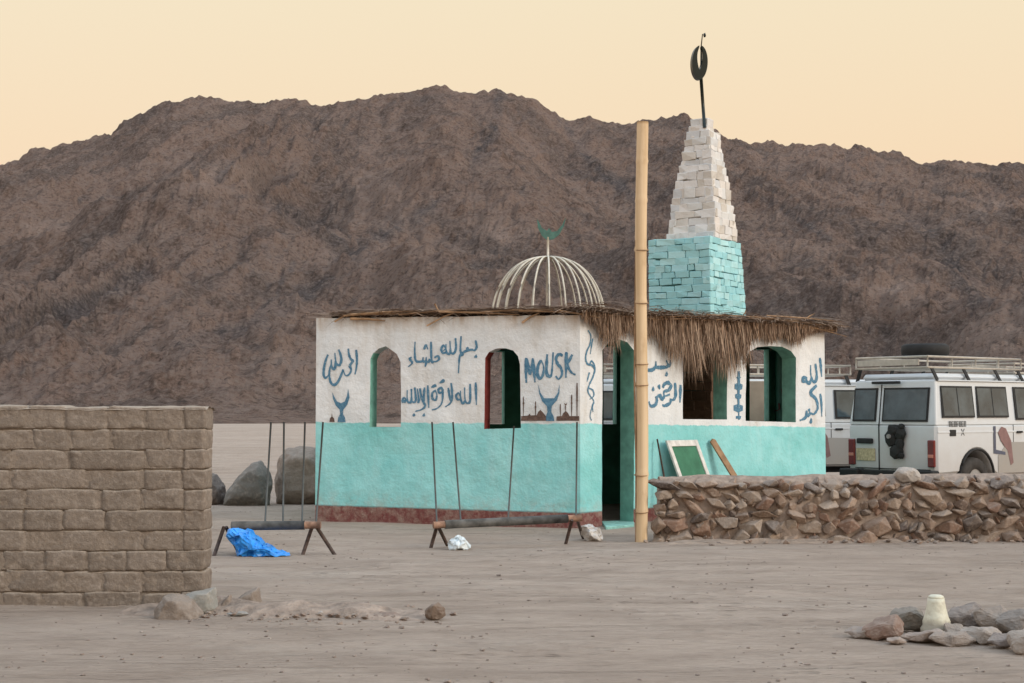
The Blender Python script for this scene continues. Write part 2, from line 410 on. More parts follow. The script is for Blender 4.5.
# ---------------------------------------------------------------- adobe wall
YA = 11.6
bm = bmesh.new(); tint_layer(bm)
aw = thing('adobe_wall', 'low brown mud brick wall with rough courses at left', 'wall', (-4, YA+.15, 0))
def adobe_block(x0, x1, y0, y1, z0, z1, seed):
    t = bmesh.new(); bmesh.ops.create_cube(t, size=1)
    bmesh.ops.subdivide_edges(t, edges=t.edges, cuts=8, use_grid_fill=True)
    c = Vector(((x0+x1)/2, (y0+y1)/2, (z0+z1)/2)); s = Vector((x1-x0, y1-y0, z1-z0)); rnd = random.Random(seed)
    dz = rnd.uniform(-.007, .007); tilt = rnd.uniform(-.02, .02); dy = rnd.uniform(-.004, .004)
    for v in t.verts:
        p = v.co*2; q = Vector((abs(p.x)**20, abs(p.y)**20, abs(p.z)**14))
        n = (q.x+q.y+q.z); k = 1/(max(n, 1e-6)**(1/19)) if n > 1 else 1
        p *= k
        w_ = c + Vector((p.x*s.x/2, p.y*s.y/2, p.z*s.z/2))
        nn = noise.noise_vector(w_*6+Vector((seed*3.7, 0, 0)))*.010 + noise.noise_vector(w_*20)*.007 + noise.noise_vector(w_*45)*.003
        v.co = w_ + nn + Vector((0, dy, dz+tilt*p.x*s.x/2))
    qq = rnd.uniform(.88, 1.1); col = [a*qq for a in (.242, .200, .164)]
    mp = {}; new = []
    for v in t.verts: mp[v] = bm.verts.new(v.co); new.append(mp[v])
    for f in t.faces: bm.faces.new([mp[v] for v in f.verts]).smooth = True
    t.free(); set_tint(bm, new, col)
zs = [0, .045, .20, .355, .515, .675, .835, .995, .155+.995, .155*2+.99, 1.47+.085]
zs = [-.05, .10, .265, .42, .58, .74, .90, 1.055, 1.21, 1.37, 1.545]
XR = (206-512)/F*YA
k = 0
for j in range(len(zs)-1):
    x = XR - (0 if j % 2 else 0); first = True
    while x > -6.4:
        L = random.choice([.31, .31, .30, .45, .60, .33]) if not first else random.choice([.32, .18, .3])
        if first and j % 2: L = .17
        first = False
        adobe_block(x-L+.001, x-.001, YA, YA+.3, zs[j]-.001, zs[j+1]+.001, k); x -= L; k += 1
build('mud_bricks', bm, M_adobe, aw)
bm = bmesh.new(); tint_layer(bm)
box(bm, (( XR-.03-6.4)/2, YA+.15, .76), (6.4+XR-.04, .258, 1.545)); bmesh.ops.subdivide_edges(bm, edges=bm.edges, cuts=3, use_grid_fill=True)
for j in range(len(zs)-1):
    t = bmesh.new(); bmesh.ops.create_cube(t, size=1)
    for v in t.verts: v.co = Vector(((XR-.03-6.4)/2+v.co.x*(6.4+XR-.03), YA+.15+v.co.y*.286, (zs[j]+zs[j+1])/2+v.co.z*(zs[j+1]-zs[j]-.022)))
    lg = [e for e in t.edges if e.calc_length() > 2]
    bmesh.ops.subdivide_edges(t, edges=lg, cuts=110, use_grid_fill=True)
    for v in t.verts: v.co += noise.noise_vector(v.co*9)*.007
    mp = {v: bm.verts.new(v.co) for v in t.verts}
    for f in t.faces: bm.faces.new([mp[v] for v in f.verts])
    t.free()
set_tint(bm, bm.verts, (.26, .212, .17))
build('mud_mortar', bm, M_adobe, aw)
bm = bmesh.new(); tint_layer(bm); x = XR+.0
rows = []
n = 160
for i in range(n+1):
    xx = XR+.012-(6.4+XR)*i/n; row = []
    for jv in range(9):
        v = jv/8; e = math.sin(math.pi*v)**.35
        row.append(bm.verts.new((xx, YA-.004+.014*noise.noise(Vector((xx*5, 3, 0)))+v*.31, 1.522+.022*e+.018*noise.noise(Vector((xx*2.3, v*2, 0)))+.010*noise.noise(Vector((xx*11, v*5, 0))))))
    rows.append(row)
for i in range(n):
    for jv in range(8): bm.faces.new((rows[i][jv], rows[i+1][jv], rows[i+1][jv+1], rows[i][jv+1]))
set_tint(bm, bm.verts, (.30, .24, .185))
build('mud_capping', bm, M_adobe, aw, smooth=True)

# ---------------------------------------------------------------- the mosque
A = Vector((-2.677, 20.2, 0)); C = Vector((.883, 19.2, 0)); E = Vector((4.78, 22.6, 0)); B = Vector((-2.78, 23.4, 0)); D = Vector((4.56, 24.75, 0))
mosque = thing('mosque', 'small white and turquoise mosque with blue lettering, thatched roof, cage dome and brick minaret', 'mosque', (.9, 22, 0))
def hit(P0, P1, px, py):
    """where the sight line meets the wall plane: (distance along wall, height)"""
    d = (P1-P0).normalized(); n = Vector((d.y, -d.x, 0)); r = ray(px, py)
    t = (P0-CP).dot(n)/r.dot(n); p = CP+r*t
    return (p-P0).dot(d), p.z
def wobf(P0, P1, s, z):
    L = (P1-P0).length; e = min(1, max(0, min(s, L-s)/.18)); q = P0.x*3.3
    return (noise.noise(Vector((s*1.6+q, z*1.6, 0)))*.022 + noise.noise(Vector((s*6+q, z*6, 4)))*.006)*e
def wall(name, P0, P1, z0, z1, holes, th, line, red, jambs, front, innerm, parent, inset=(0, 0)):
    """holes: lists of (s,z); z0,z1,line,red: functions of s"""
    L = (P1-P0).length; d = (P1-P0).normalized(); n = Vector((d.y, -d.x, 0))
    step = .075; pts = []; edges = []; loops = []
    def addloop(lp, dens=.06):
        dl = []
        for i in range(len(lp)):
            a = Vector(lp[i]); b = Vector(lp[(i+1) % len(lp)]); m = max(1, int((b-a).length/dens))
            for k in range(m): dl.append(a.lerp(b, k/m))
        st = len(pts); pts.extend(dl); edges.extend([(st+i, st+(i+1) % len(dl)) for i in range(len(dl))]); loops.append(dl)
    o = [(s*L/40, z0(s*L/40)) for s in range(41)] + [(s*L/40, z1(s*L/40)+.012*noise.noise(Vector((s*1.7, P0.x, 0)))) for s in range(40, -1, -1)]
    addloop(o)
    for h in holes:
        addloop([(s+.010*noise.noise(Vector((s*4, z*5, P0.x))), z+.006*noise.noise(Vector((s*5, z*4, 2)))) for s, z in h])
    def inside(lp, p):
        c = False; j = len(lp)-1
        for i in range(len(lp)):
            a, b = lp[i], lp[j]
            if (a[1] > p[1]) != (b[1] > p[1]) and p[0] < (b[0]-a[0])*(p[1]-a[1])/(b[1]-a[1])+a[0]: c = not c
            j = i
        return c
    def mind(p): return min((Vector(p)-q).length_squared for q in pts[:nb])
    nb = len(pts); grid = []
    s = step
    while s < L:
        z = z0(s)+step
        while z < z1(s)-.03:
            p = (s+random.uniform(-.01, .01), z)
            if not any(inside(h, p) for h in loops[1:]) and mind(p) > .035**2: grid.append(Vector(p))
            z += step
        s += step
    pts.extend(grid)
    V, Ed, Fc, _, _, _ = delaunay_2d_cdt([Vector(p) for p in pts], edges, [], 0, 1e-5)
    bm = bmesh.new()
    pa = bm.verts.layers.float.new('paint'); fo = bm.verts.layers.float.new('foot'); td = bm.verts.layers.float.new('topd')
    def mk(s, z, off):
        s2 = s
        if off > .05: s2 = min(max(s, inset[0]), L-inset[1])
        v = bm.verts.new(P0+d*s2+n*(-off+(wobf(P0, P1, s, z) if off == 0 else 0))+Vector((0, 0, z)))
        v[pa] = z-line(s); v[fo] = z-red(s); v[td] = z1(s)-z; return v
    fr = [mk(v[0], v[1], 0) for v in V]; bk = [mk(v[0], v[1], th) for v in V]
    cnt = {}
    for f in Fc:
        c = sum((Vector(V[i]) for i in f), Vector((0, 0)))/len(f)
        if not inside(loops[0], c) or any(inside(h, c) for h in loops[1:]): continue
        bm.faces.new([fr[i] for i in f]).material_index = 0
        bm.faces.new([bk[i] for i in reversed(f)]).material_index = 1
        for i in range(len(f)):
            e = (f[i], f[(i+1) % len(f)])
            if (e[1], e[0]) in cnt: del cnt[(e[1], e[0])]
            else: cnt[e] = 1
    for (i, j) in cnt:
        m = (Vector(V[i])+Vector(V[j]))/2; mi = 0
        for hi, h in enumerate(loops[1:]):
            c = sum(h, Vector((0, 0)))/len(h)
            if min((m-q).length for q in h) < .05:
                e = Vector(V[j])-Vector(V[i])
                if abs(e.x) > abs(e.y)*1.2 and m.y < c.y: mi = 4
                elif m.x < c.x: mi = {'teal': 2, 'red': 3, 'dust': 4}[jambs[hi][0]]
                else: mi = {'teal': 2, 'red': 3, 'dust': 4}[jambs[hi][1]]
        bm.faces.new((fr[i], bk[i], bk[j], fr[j])).material_index = mi
    bmesh.ops.delete(bm, geom=[v for v in bm.verts if not v.link_faces], context='VERTS')
    bmesh.ops.recalc_face_normals(bm, faces=bm.faces)
    return build(name, bm, [front, innerm, M_tealjamb, M_redjamb, M_dust], parent, smooth=False)
def px_holes(P0, P1, lists): return [[hit(P0, P1, x, y) for x, y in h] for h in lists]
LA = (C-A).length; LE = (E-C).length
W1 = [(370, 427), (401, 427), (401, 362), (397, 354), (392, 350), (386, 346), (379, 348), (373, 353), (370, 359)]
W2 = [(484, 429), (521, 428), (520, 364), (518, 356), (513, 350.5), (505, 348), (496, 348.5), (489, 352), (485, 358)]
w1 = wall('front_wall', A, C, lambda s: -.12, lambda s: 2.775-.02*s/LA, px_holes(A, C, [W1, W2]), .26,
     lambda s: 1.352-.008*s/LA, lambda s: .225-.04*s/LA, [('teal', 'teal'), ('red', 'teal')], M_plaster, M_inner, mosque)
DO = [(602, 527), (634, 523), (634, 350), (628, 342), (619, 339), (609, 342), (602, 350)]
W3 = [(683, 419), (727, 419.5), (727, 358), (722, 350), (714, 345), (704, 344), (693, 346), (686, 352), (683, 360)]
W4 = [(746, 421), (796, 422.5), (796, 358), (791, 351), (782, 346.5), (770, 346), (757, 347), (749, 352), (746, 359)]
w2 = wall('entrance_wall', C, E, lambda s: -.12, lambda s: 2.755, px_holes(C, E, [DO, W3, W4]), .26,
     lambda s: 1.344-.085*s/LE, lambda s: .19+.02*s/LE, [('teal', 'teal')]*3, M_plaster, M_inner, mosque, inset=(0, .0))
# back wall (drawn from D to B, seen from outside), with openings that line up behind the front windows
def back_holes():
    hs = []
    for h in ([(362, 500), (408, 500), (408, 340), (362, 340)], [(487, 424), (502, 424), (502, 352), (487, 352)],
              [(600, 424), (613, 424), (613, 347), (600, 347)], [(745, 421), (764, 421), (764, 350), (745, 350)]):
        hs.append([hit(D, B, x, y) for x, y in h])
    return hs
wall('back_wall', D, B, lambda s: -.12, lambda s: 2.76, back_holes(), .24, lambda s: 1.33, lambda s: .2, [('teal', 'teal')]*4, M_plaster, M_inner, mosque)
wall('side_wall', E, D, lambda s: -.12, lambda s: 2.75, [], .24, lambda s: 1.28, lambda s: .2, [], M_plaster, M_inner, mosque)
wall('side_wall', B, A, lambda s: -.12, lambda s: 2.77, [], .24, lambda s: 1.34, lambda s: .2, [], M_plaster, M_inner, mosque)
# roof deck
bm = bmesh.new()
cen = (A+B+C+D+E)/5
deck = [p+(cen-p).normalized()*.22+Vector((0, 0, 2.775)) for p in (A, C, E, D, B)]
prism(bm, deck, (0, 0, .035))
roof = build('roof', bm, M_straw, mosque)

# painted lettering: brush strokes laid 4 mm proud of the plaster
def stroke_on(bm, P0, P1, pts, wpx, off=.004, taper=True):
    """pts in photograph pixels"""
    d = (P1-P0).normalized(); n = Vector((d.y, -d.x, 0))
    q = [Vector(hit(P0, P1, *p)) for p in pts]
    # catmull-rom smoothing
    out = []
    for i in range(len(q)-1):
        p0 = q[max(i-1, 0)]; p1 = q[i]; p2 = q[i+1]; p3 = q[min(i+2, len(q)-1)]
        m = 6
        for k in range(m):
            t = k/m; out.append(.5*((2*p1)+(p2-p0)*t+(2*p0-5*p1+4*p2-p3)*t*t+(3*p1-p0-3*p2+p3)*t**3))
    out.append(q[-1]); L = len(out)
    zt = 0
    prev = None
    wm = 1.6*abs(hit(P0, P1, pts[0][0]+.5, pts[0][1])[0]-hit(P0, P1, pts[0][0]-.5, pts[0][1])[0])*wpx
    for i, p in enumerate(out):
        t = (out[min(i+1, L-1)]-out[max(i-1, 0)])
        if t.length < 1e-7: continue
        t.normalize(); nn = Vector((-t.y, t.x))
        f = i/(L-1); k = (.50+.50*math.sin(math.pi*min(1, f*1.1+.10))**.8)*(1+.45*noise.noise(Vector((i*.7, p.x*9, 0)))) if taper else 1
        a = p+nn*wm*k/2; b = p-nn*wm*k/2
        va = [bm.verts.new(P0+d*c.x+n*(wobf(P0, P1, c.x, c.y)+off)+Vector((0, 0, c.y))) for c in (a, b)]
        if prev: bm.faces.new((prev[0], va[0], va[1], prev[1]))
        prev = va
def poly_on(bm, P0, P1, pts, off=.004):
    d = (P1-P0).normalized(); n = Vector((d.y, -d.x, 0))
    q = [hit(P0, P1, *p) for p in pts]
    bm.faces.new([bm.verts.new(P0+d*a+n*(wobf(P0, P1, a, b)+off)+Vector((0, 0, b))) for a, b in q])
def conv(x0, y0, sc_): return lambda L: [(x0+x/sc_, y0+y/sc_) for x, y in L]
offi = [0]
def paint(name, P0, P1, cv, strokes, polys=(), wpx=1.4, mat=None, parent=None):
    bm = bmesh.new()
    for i, s in enumerate(strokes):
        wd = wpx
        if isinstance(s, tuple): s, wd = s
        offi[0] = (offi[0]+1) % 9
        stroke_on(bm, P0, P1, cv(s), wd, .004+offi[0]*.0003)
    for s in polys: poly_on(bm, P0, P1, cv(s), .0045)
    bmesh.ops.triangulate(bm, faces=bm.faces)
    return build(name, bm, mat or M_blue, parent or mosque)
dot = lambda x, y, r=7: ([(x-r, y-r*.4), (x, y+r*.3), (x+r, y-r*.2)], 2.2)
Z4 = conv(310, 330, 6.833)
Z4c = conv(320, 345, 11.38)
paint('painted_lettering', A, C, Z4c, [
    [(412, 55), (419, 150), (415, 240), (398, 335)], [(322, 40), (330, 105), (350, 160), (374, 178), (352, 215), (340, 240), (354, 280), (340, 325), (308, 350), (282, 335), (264, 278)],
    [(264, 278), (238, 350), (205, 420), (165, 454), (126, 428), (106, 350), (112, 270), (128, 215), (130, 165)],
    [(212, 50), (235, 110), (242, 180), (224, 226), (198, 222), (180, 180), (170, 90)], [(180, 180), (174, 255), (154, 276), (134, 240), (130, 170)],
    [(92, 110), (62, 190), (44, 280), (44, 346), (64, 374), (96, 345), (110, 290)]], wpx=1.6)
CR1 = [[(153, 425), (158, 470), (176, 515), (203, 545), (206, 575), (192, 600), (188, 630), (243, 630), (240, 600), (226, 575), (228, 545), (255, 512), (271, 462), (262, 400), (254, 450), (238, 488), (213, 500), (184, 487), (165, 452)]]
paint('painted_crescent', A, C, Z4, [], CR1)
paint('painted_silhouette', A, C, Z4, [], [[(132, 628), (135, 604), (146, 592), (149, 566), (152, 592), (164, 604), (167, 628)]], mat=M_brownp)
Z3 = conv(400, 330, 6.833)
paint('painted_lettering', A, C, Z3, [
    [(516, 70), (524, 112), (512, 138), (486, 134)], [(500, 132), (455, 142), (425, 162), (410, 182), (405, 240), (402, 296)],
    [(456, 118), (470, 140)], [(418, 42), (414, 140), (432, 168), (412, 180)], dot(520, 178),
    [(380, 55), (384, 120), (374, 156), (354, 158), (346, 128), (342, 75)], [(346, 128), (345, 156), (330, 164), (318, 140), (315, 95)],
    [(322, 152), (296, 156), (284, 132), (298, 106), (314, 126), (298, 142)],
    [(238, 190), (260, 178), (270, 198), (250, 216), (225, 213)], [(213, 80), (219, 214), (236, 214)],
    [(204, 196), (200, 216), (182, 214), (182, 184)], [(182, 214), (160, 214), (160, 186)], [(160, 214), (112, 212), (102, 150), (104, 80)],
    [(166, 134), (178, 104), (192, 132)], [(184, 212), (174, 252)],
    [(82, 186), (68, 196), (80, 214), (86, 226), (58, 252)]], wpx=1.5)
paint('painted_lettering', A, C, Z3, [
    [(518, 358), (522, 512)], [(480, 368), (480, 475), (466, 500), (446, 482), (443, 392)], [(446, 482), (430, 502), (416, 474), (415, 415)],
    [(416, 474), (394, 474), (384, 450), (402, 430), (413, 458)],
    [(350, 362), (357, 440), (346, 496), (308, 526)], [(330, 395), (342, 470), (352, 488)],
    ([(306, 342), (272, 362)], 1.9), [(292, 420), (270, 430), (262, 408), (282, 396), (292, 420), (286, 496), (256, 534), (218, 546)],
    ([(248, 376), (214, 392)], 1.9), [(246, 412), (222, 430), (222, 468), (244, 478), (252, 442), (240, 412)],
    [(190, 378), (196, 532)], [(136, 398), (150, 470), (172, 516), (150, 542), (106, 556)], [(168, 392), (162, 490), (176, 522)],
    dot(97, 578), dot(165, 578, 6), [(100, 392), (108, 474), (94, 494), (78, 480)], [(78, 402), (78, 480), (64, 496), (50, 478), (50, 410)],
    [(50, 478), (36, 484), (18, 490), (24, 466), (38, 470), (34, 500)], [(124, 500), (128, 470), (118, 400)]], wpx=1.5)
Z5 = conv(515, 330, 6.832)
paint('painted_lettering', A, C, Z5, [
    [(76, 190), (74, 270), (78, 362)], [(80, 196), (92, 250), (104, 300), (114, 240), (122, 192)], [(122, 194), (130, 280), (138, 358)],
    [(178, 206), (158, 246), (154, 302), (172, 332), (192, 306), (196, 250), (178, 206)],
    [(221, 165), (216, 280), (232, 316), (252, 298), (262, 152)],
    [(326, 178), (304, 164), (282, 192), (292, 230), (316, 262), (322, 304), (300, 336), (280, 314)],
    [(352, 150), (350, 240), (349, 326)], [(392, 168), (374, 205), (357, 236), (384, 288), (414, 306)]], wpx=2.0)
paint('painted_crescent', A, C, Z5, [], [[(160, 372), (165, 430), (188, 488), (220, 520), (224, 560), (213, 590), (213, 622), (270, 622), (266, 590), (250, 560), (254, 520), (288, 482), (306, 430), (306, 368), (294, 430), (270, 466), (236, 480), (202, 466), (176, 430)]])
paint('painted_silhouette', A, C, Z5, [
    ([(58, 455), (58, 592)], .7), ([(142, 488), (142, 592)], .7), ([(312, 505), (312, 592)], .7), ([(388, 442), (388, 592)], .9), ([(424, 362), (424, 592)], 1.0),
    ([(64, 500), (52, 500)], 1.3), ([(430, 420), (418, 420)], 1.5), ([(430, 480), (418, 480)], 1.5), ([(394, 500), (382, 500)], 1.4), ([(148, 525), (136, 525)], 1.3), ([(340, 500), (350, 512), (356, 498)], .6), ([(346, 515), (347, 556)], .6)],
    [[(42, 620), (44, 588), (92, 584), (100, 572), (110, 584), (150, 582), (160, 560), (175, 545), (190, 560), (200, 586), (214, 590), (214, 620)],
     [(284, 620), (286, 590), (322, 588), (332, 568), (348, 552), (364, 568), (374, 588), (438, 588), (440, 620)]], mat=M_brownp)
# the short stretch of wall left of the door: a blue plait
paint('painted_plait', C, E, Z5, [
    [(498, 2), (516, 40), (510, 95), (490, 140), (480, 190), (492, 232), (520, 240), (540, 272), (530, 320), (506, 370), (494, 415), (510, 452), (534, 488), (518, 538), (510, 590), (522, 618)],
    [(530, 58), (520, 110), (512, 165)], [(505, 240), (520, 212), (542, 250), (544, 290)], [(506, 290), (490, 352)],
    [(504, 398), (528, 412), (534, 448), (506, 474)], [(536, 492), (524, 520), (530, 560)]], wpx=.9)
Z6 = conv(640, 330, 6.833)
paint('painted_lettering', C, E, Z6, [
    [(52, 274), (82, 272), (104, 250), (106, 214)], [(104, 254), (150, 256), (190, 246), (176, 208)], [(190, 246), (206, 236), (206, 206)], dot(183, 298),
    [(276, 375), (274, 496)], [(240, 360), (244, 440), (232, 474), (206, 480)], [(212, 468), (206, 500), (170, 518), (154, 510)],
    [(160, 396), (168, 372), (194, 360), (214, 382), (196, 412), (168, 420), (172, 450), (206, 440)], [(172, 450), (152, 472), (136, 446), (120, 456), (112, 480)],
    [(128, 374), (138, 404)], dot(90, 400), [(110, 452), (114, 486), (98, 514), (68, 518), (56, 488)]], wpx=1.7)
Z4b = conv(700, 300, 5.694)
paint('painted_ornament', C, E, Z4b, [
    ([(218, 405), (220, 540), (222, 682)], 1.6)],
    [[(196, 478), (218, 470), (242, 482), (240, 508), (218, 516), (196, 506)], [(200, 538), (218, 530), (238, 540), (236, 560), (218, 566), (202, 558)],
     [(192, 600), (218, 592), (246, 602), (246, 630), (218, 640), (192, 630)], [(204, 440), (218, 432), (232, 440), (218, 458)], [(204, 660), (236, 660), (234, 676), (204, 676)]])
Z7 = conv(740, 330, 6.833)
paint('painted_lettering', C, E, Z7, [
    [(545, 190), (552, 250), (558, 320)], [(516, 230), (526, 300), (520, 345), (500, 350), (486, 300), (484, 240)], [(490, 330), (476, 362), (456, 350), (452, 320)],
    [(462, 330), (434, 326), (428, 348), (452, 352), (462, 340)],
    [(545, 435), (552, 510), (556, 592)], [(524, 378), (482, 428), (516, 474), (524, 535), (500, 574), (476, 566)], [(476, 566), (462, 584), (446, 572)],
    [(452, 550), (446, 596), (406, 618)], dot(482, 618), [(466, 538), (472, 560)]], wpx=1.5)
# writing inside, on the end wall seen through the right window
Di = D-(D-E).normalized()*0
nE = Vector(((D-E).normalized().y, -(D-E).normalized().x, 0))
E2, D2 = E-nE*.244, D-nE*.244
def hit_in(px, py):
    n = nE; r = ray(px, py); t = (E2-CP).dot(n)/r.dot(n); return CP+r*t
bm = bmesh.new()
for s in ([(290, 400), (296, 470), (302, 530)], [(268, 500), (272, 540), (250, 554), (228, 540), (224, 512)], [(196, 535), (202, 562)], [(226, 455), (238, 458)]):
    prev = None
    for (x, y) in s:
        p = hit_in(*Z7([(x, y)])[0]) - nE*.006
        dd = (D2-E2).normalized()
        va = (bm.verts.new(p-dd*.05), bm.verts.new(p+dd*.05))
        if prev: bm.faces.new((prev[0], va[0], va[1], prev[1]))
        prev = va
build('inside_lettering', bm, M_redp, mosque)

# door step
bm = bmesh.new()
p = [gnd(601, 523.5), gnd(634, 521.5), gnd(634, 527), gnd(606, 529)]
prism(bm, [Vector((q.x, q.y, -.02)) for q in p], (0, 0, .05), .006)
build('door_step', bm, simple('turquoise_worn_step', (.24, .47, .42), .85, .3, 14, .004), mosque)

# ---------------------------------------------------------------- thatch
def straw(bm, p, d, L, wd, droop, tint, seg=4, curl=0.):
    p = Vector(p); d = Vector(d).normalized(); side = d.cross(Vector((0, 0, 1)))
    if side.length < .05: side = Vector((random.uniform(-1, 1), random.uniform(-1, 1), 0))
    side = (side.normalized()+Vector((random.uniform(-.5, .5), random.uniform(-.5, .5), random.uniform(-.3, .3)))).normalized()
    prev = None; new = []
    for i in range(seg+1):
        w_ = wd*(1-.8*(i/seg)**1.5)
        if i == seg:
            v = bm.verts.new(p); new.append(v); bm.faces.new((prev[0], prev[1], v)); break
        a, b = bm.verts.new(p-side*w_/2), bm.verts.new(p+side*w_/2); new += [a, b]
        if prev: bm.faces.new((prev[0], prev[1], b, a))
        prev = (a, b); p = p+d*L/seg; d = (d+Vector((random.uniform(-.08, .08)+curl, random.uniform(-.08, .08), -droop/seg))).normalized()
    set_tint(bm, new, tint)
def stint():
    k = random.random(); c = random.choice([(.24, .17, .12), (.18, .125, .09), (.31, .225, .165), (.15, .10, .07), (.30, .2, .135), (.36, .27, .2)])
    q = random.uniform(1.0, 1.55); return tuple(x*q for x in c)
HANG = [(585, 326), (592, 336), (600, 356), (606, 362), (612, 355), (622, 340), (634, 350), (648, 346), (656, 352), (664, 360), (672, 372), (680, 352), (686, 386), (694, 380), (700, 358), (706, 356), (712, 380), (718, 388), (726, 380), (732, 366), (739, 374), (744, 352), (750, 338), (758, 342), (766, 350), (774, 340), (784, 346), (793, 350), (800, 338), (810, 335), (820, 333), (832, 331)]
bm = bmesh.new(); tint_layer(bm)
dE = (E-C).normalized(); nR = Vector((dE.y, -dE.x, 0)); dA = (C-A).normalized(); nA = Vector((dA.y, -dA.x, 0))
# hanging fringe on the entrance side
for i in range(7600):
    s = random.uniform(-.02, LE+.12); ctr = C+dE*s
    px = 512+ctr.x/ctr.y*F
    low = interp(HANG, px+noise.noise(Vector((s*9, 0, 0)))*3)
    zl = hit(C, E, px, low)[1]
    z0 = 2.80-random.uniform(-.03, .03)
    full = z0-zl
    L = full*random.choice([random.uniform(.2, .6), random.uniform(.35, .85), random.uniform(.5, .95), random.uniform(.8, 1.05)] if px > 655 else [random.uniform(.2, .5), random.uniform(.3, .65), random.uniform(.35, .75), random.uniform(.5, 1.0)])
    out_ = random.uniform(.02, .15)
    if L < .08: L = .08
    lean = .22*noise.noise(Vector((s*3.2, 5, 0)))+random.gauss(0, .17)
    p = ctr+nR*out_+Vector((0, 0, z0-random.uniform(0, .3)*full*.4))
    straw(bm, p, nR*random.uniform(.0, .25)+dE*lean+Vector((0, 0, -1)), L, random.uniform(.006, .017), .5, stint(), 4, random.gauss(0, .03))
build('hanging_fringe', bm, M_straw, roof)
# loose layer along the top edges and over the deck
bm = bmesh.new(); tint_layer(bm)
for i in range(5200):
    s = random.uniform(-.05, LE+.22); p = C+dE*s-nR*random.uniform(-.16, .45)+Vector((0, 0, 2.80+abs(random.gauss(0, .045))+.05*noise.noise(Vector((s*2, 0, 0)))))
    a = random.gauss(0, .5)
    straw(bm, p, dE*math.cos(a)*random.choice((-1, 1))+nR*(math.sin(a)+.4)+Vector((0, 0, random.uniform(-.1, .14))), random.uniform(.15, .5), random.uniform(.008, .02), .35, stint(), 3)
for i in range(2600):
    s = random.uniform(.42, LA+.05); 
    p = A+dA*s-nA*random.uniform(-.02, .35)+Vector((0, 0, 2.81+abs(random.gauss(0, .022))+.07*abs(noise.noise(Vector((s*3.5, 0, 0))))))
    a = random.gauss(0, .22)
    straw(bm, p, dA*math.cos(a)*random.choice((-1, 1))+nA*math.sin(a)+Vector((0, 0, random.uniform(-.06, .10))), random.uniform(.12, .5), random.uniform(.008, .018), .10, stint(), 3)
for i in range(5000):
    a, b = random.random(), random.random(); P = A.lerp(C, a) if random.random() < .5 else C.lerp(E, a); Q = B.lerp(D, a*.5 if P.x < C.x else .5+a*.5)
    p = P.lerp(Q, b)+Vector((0, 0, 2.82+random.uniform(0, .03))); t = random.uniform(0, 6.28)
    straw(bm, p, (math.cos(t), math.sin(t), random.uniform(-.02, .08)), random.uniform(.2, .5), random.uniform(.01, .02), .1, stint(), 2)
for i in range(900):
    s = random.uniform(.30, LA+.05); p = A+dA*s+nA*random.uniform(-.10, .06)+Vector((0, 0, 2.80+random.uniform(-.01, .06)*(1 if s > .8 else .5)))
    a = random.gauss(0, .35)
    straw(bm, p, dA*math.cos(a)*random.choice((-1, 1))+nA*math.sin(a)+Vector((0, 0, random.gauss(0, .24))), random.uniform(.08, .34), random.uniform(.008, .016), .5, tuple(c*1.15 for c in stint()), 3)
build('straw_layer', bm, M_straw, roof)
# palm ribs: long sticks lying over the edge
bm = bmesh.new()
def stick(p0, p1, r=.010, sag=.01):
    p0 = Vector(p0); p1 = Vector(p1); m = (p0+p1)/2+Vector((random.uniform(-.02, .02), 0, sag)); tube(bm, [p0, m, p1], [r, r*.85, r*.4], 5)
def on_edge(px, py, P0, P1, out_=.03):
    n = Vector(((P1-P0).normalized().y, -(P1-P0).normalized().x, 0)); s, z = hit(P0, P1, px, py); return P0+(P1-P0).normalized()*s+n*out_+Vector((0, 0, z))
for a, b, rr in (((336, 322), (352, 313), .014), ((352, 319), (386, 321), .022), ((352, 315), (420, 311), .018), ((400, 315), (470, 309), .012), ((428, 326), (462, 310), .013), ((440, 312), (520, 315), .016),
              ((523, 323), (540, 313), .018), ((470, 313), (560, 309), .012), ((520, 311), (590, 314), .014), ((436, 304), (442, 314), .012), ((345, 316), (400, 314), .014), ((560, 311), (600, 318), .014)):
    stick(on_edge(*a, A, C, .05), on_edge(*b, A, C, .03), rr)
for a, b in (((600, 316), (650, 320)), ((640, 318), (700, 317)), ((690, 321), (760, 319)), ((745, 318), (826, 327)), ((760, 316), (832, 322)), ((780, 322), (838, 337)), ((700, 315), (790, 321)), ((735, 319), (738, 308)), ((798, 320), (806, 314)), ((620, 322), (690, 319)), ((730, 323), (826, 331))):
    stick(on_edge(*a, C, E, .12), on_edge(*b, C, E, .16), .012)
build('palm_ribs', bm, M_wood, roof)

# ---------------------------------------------------------------- dome cage
dcx = at(548, 300, 21.6); DC = Vector((dcx.x, 21.6, 2.80)); DR = .835; DH = at(548, 257, 21.6).z-2.80
dome = None
bm = bmesh.new(); tube(bm, [DC+Vector((math.cos(a)*DR, math.sin(a)*DR, .03)) for a in [2*math.pi*i/40 for i in range(41)]], .014, 6, cap=False)
dome = build('dome_cage', bm, M_cream, mosque)
for k in range(22):
    a = 2*math.pi*k/22+R(-90); bm = bmesh.new()
    tube(bm, [DC+Vector((math.cos(a)*DR*math.cos(t)**.86, math.sin(a)*DR*math.cos(t)**.86, DH*math.sin(t)**1.0)) for t in [R(90)*i/16*.975 for i in range(17)]], .0135, 6)
    build('dome_rib', bm, M_cream, dome)
bm = bmesh.new(); top = DC+Vector((0, 0, DH-.02)); tz = at(548, 237, 21.6).z
tube(bm, [top, (DC.x, DC.y, tz)], .017, 8); box(bm, top, (.12, .12, .03), bw=.008)
build('finial_rod', bm, M_cream, dome)
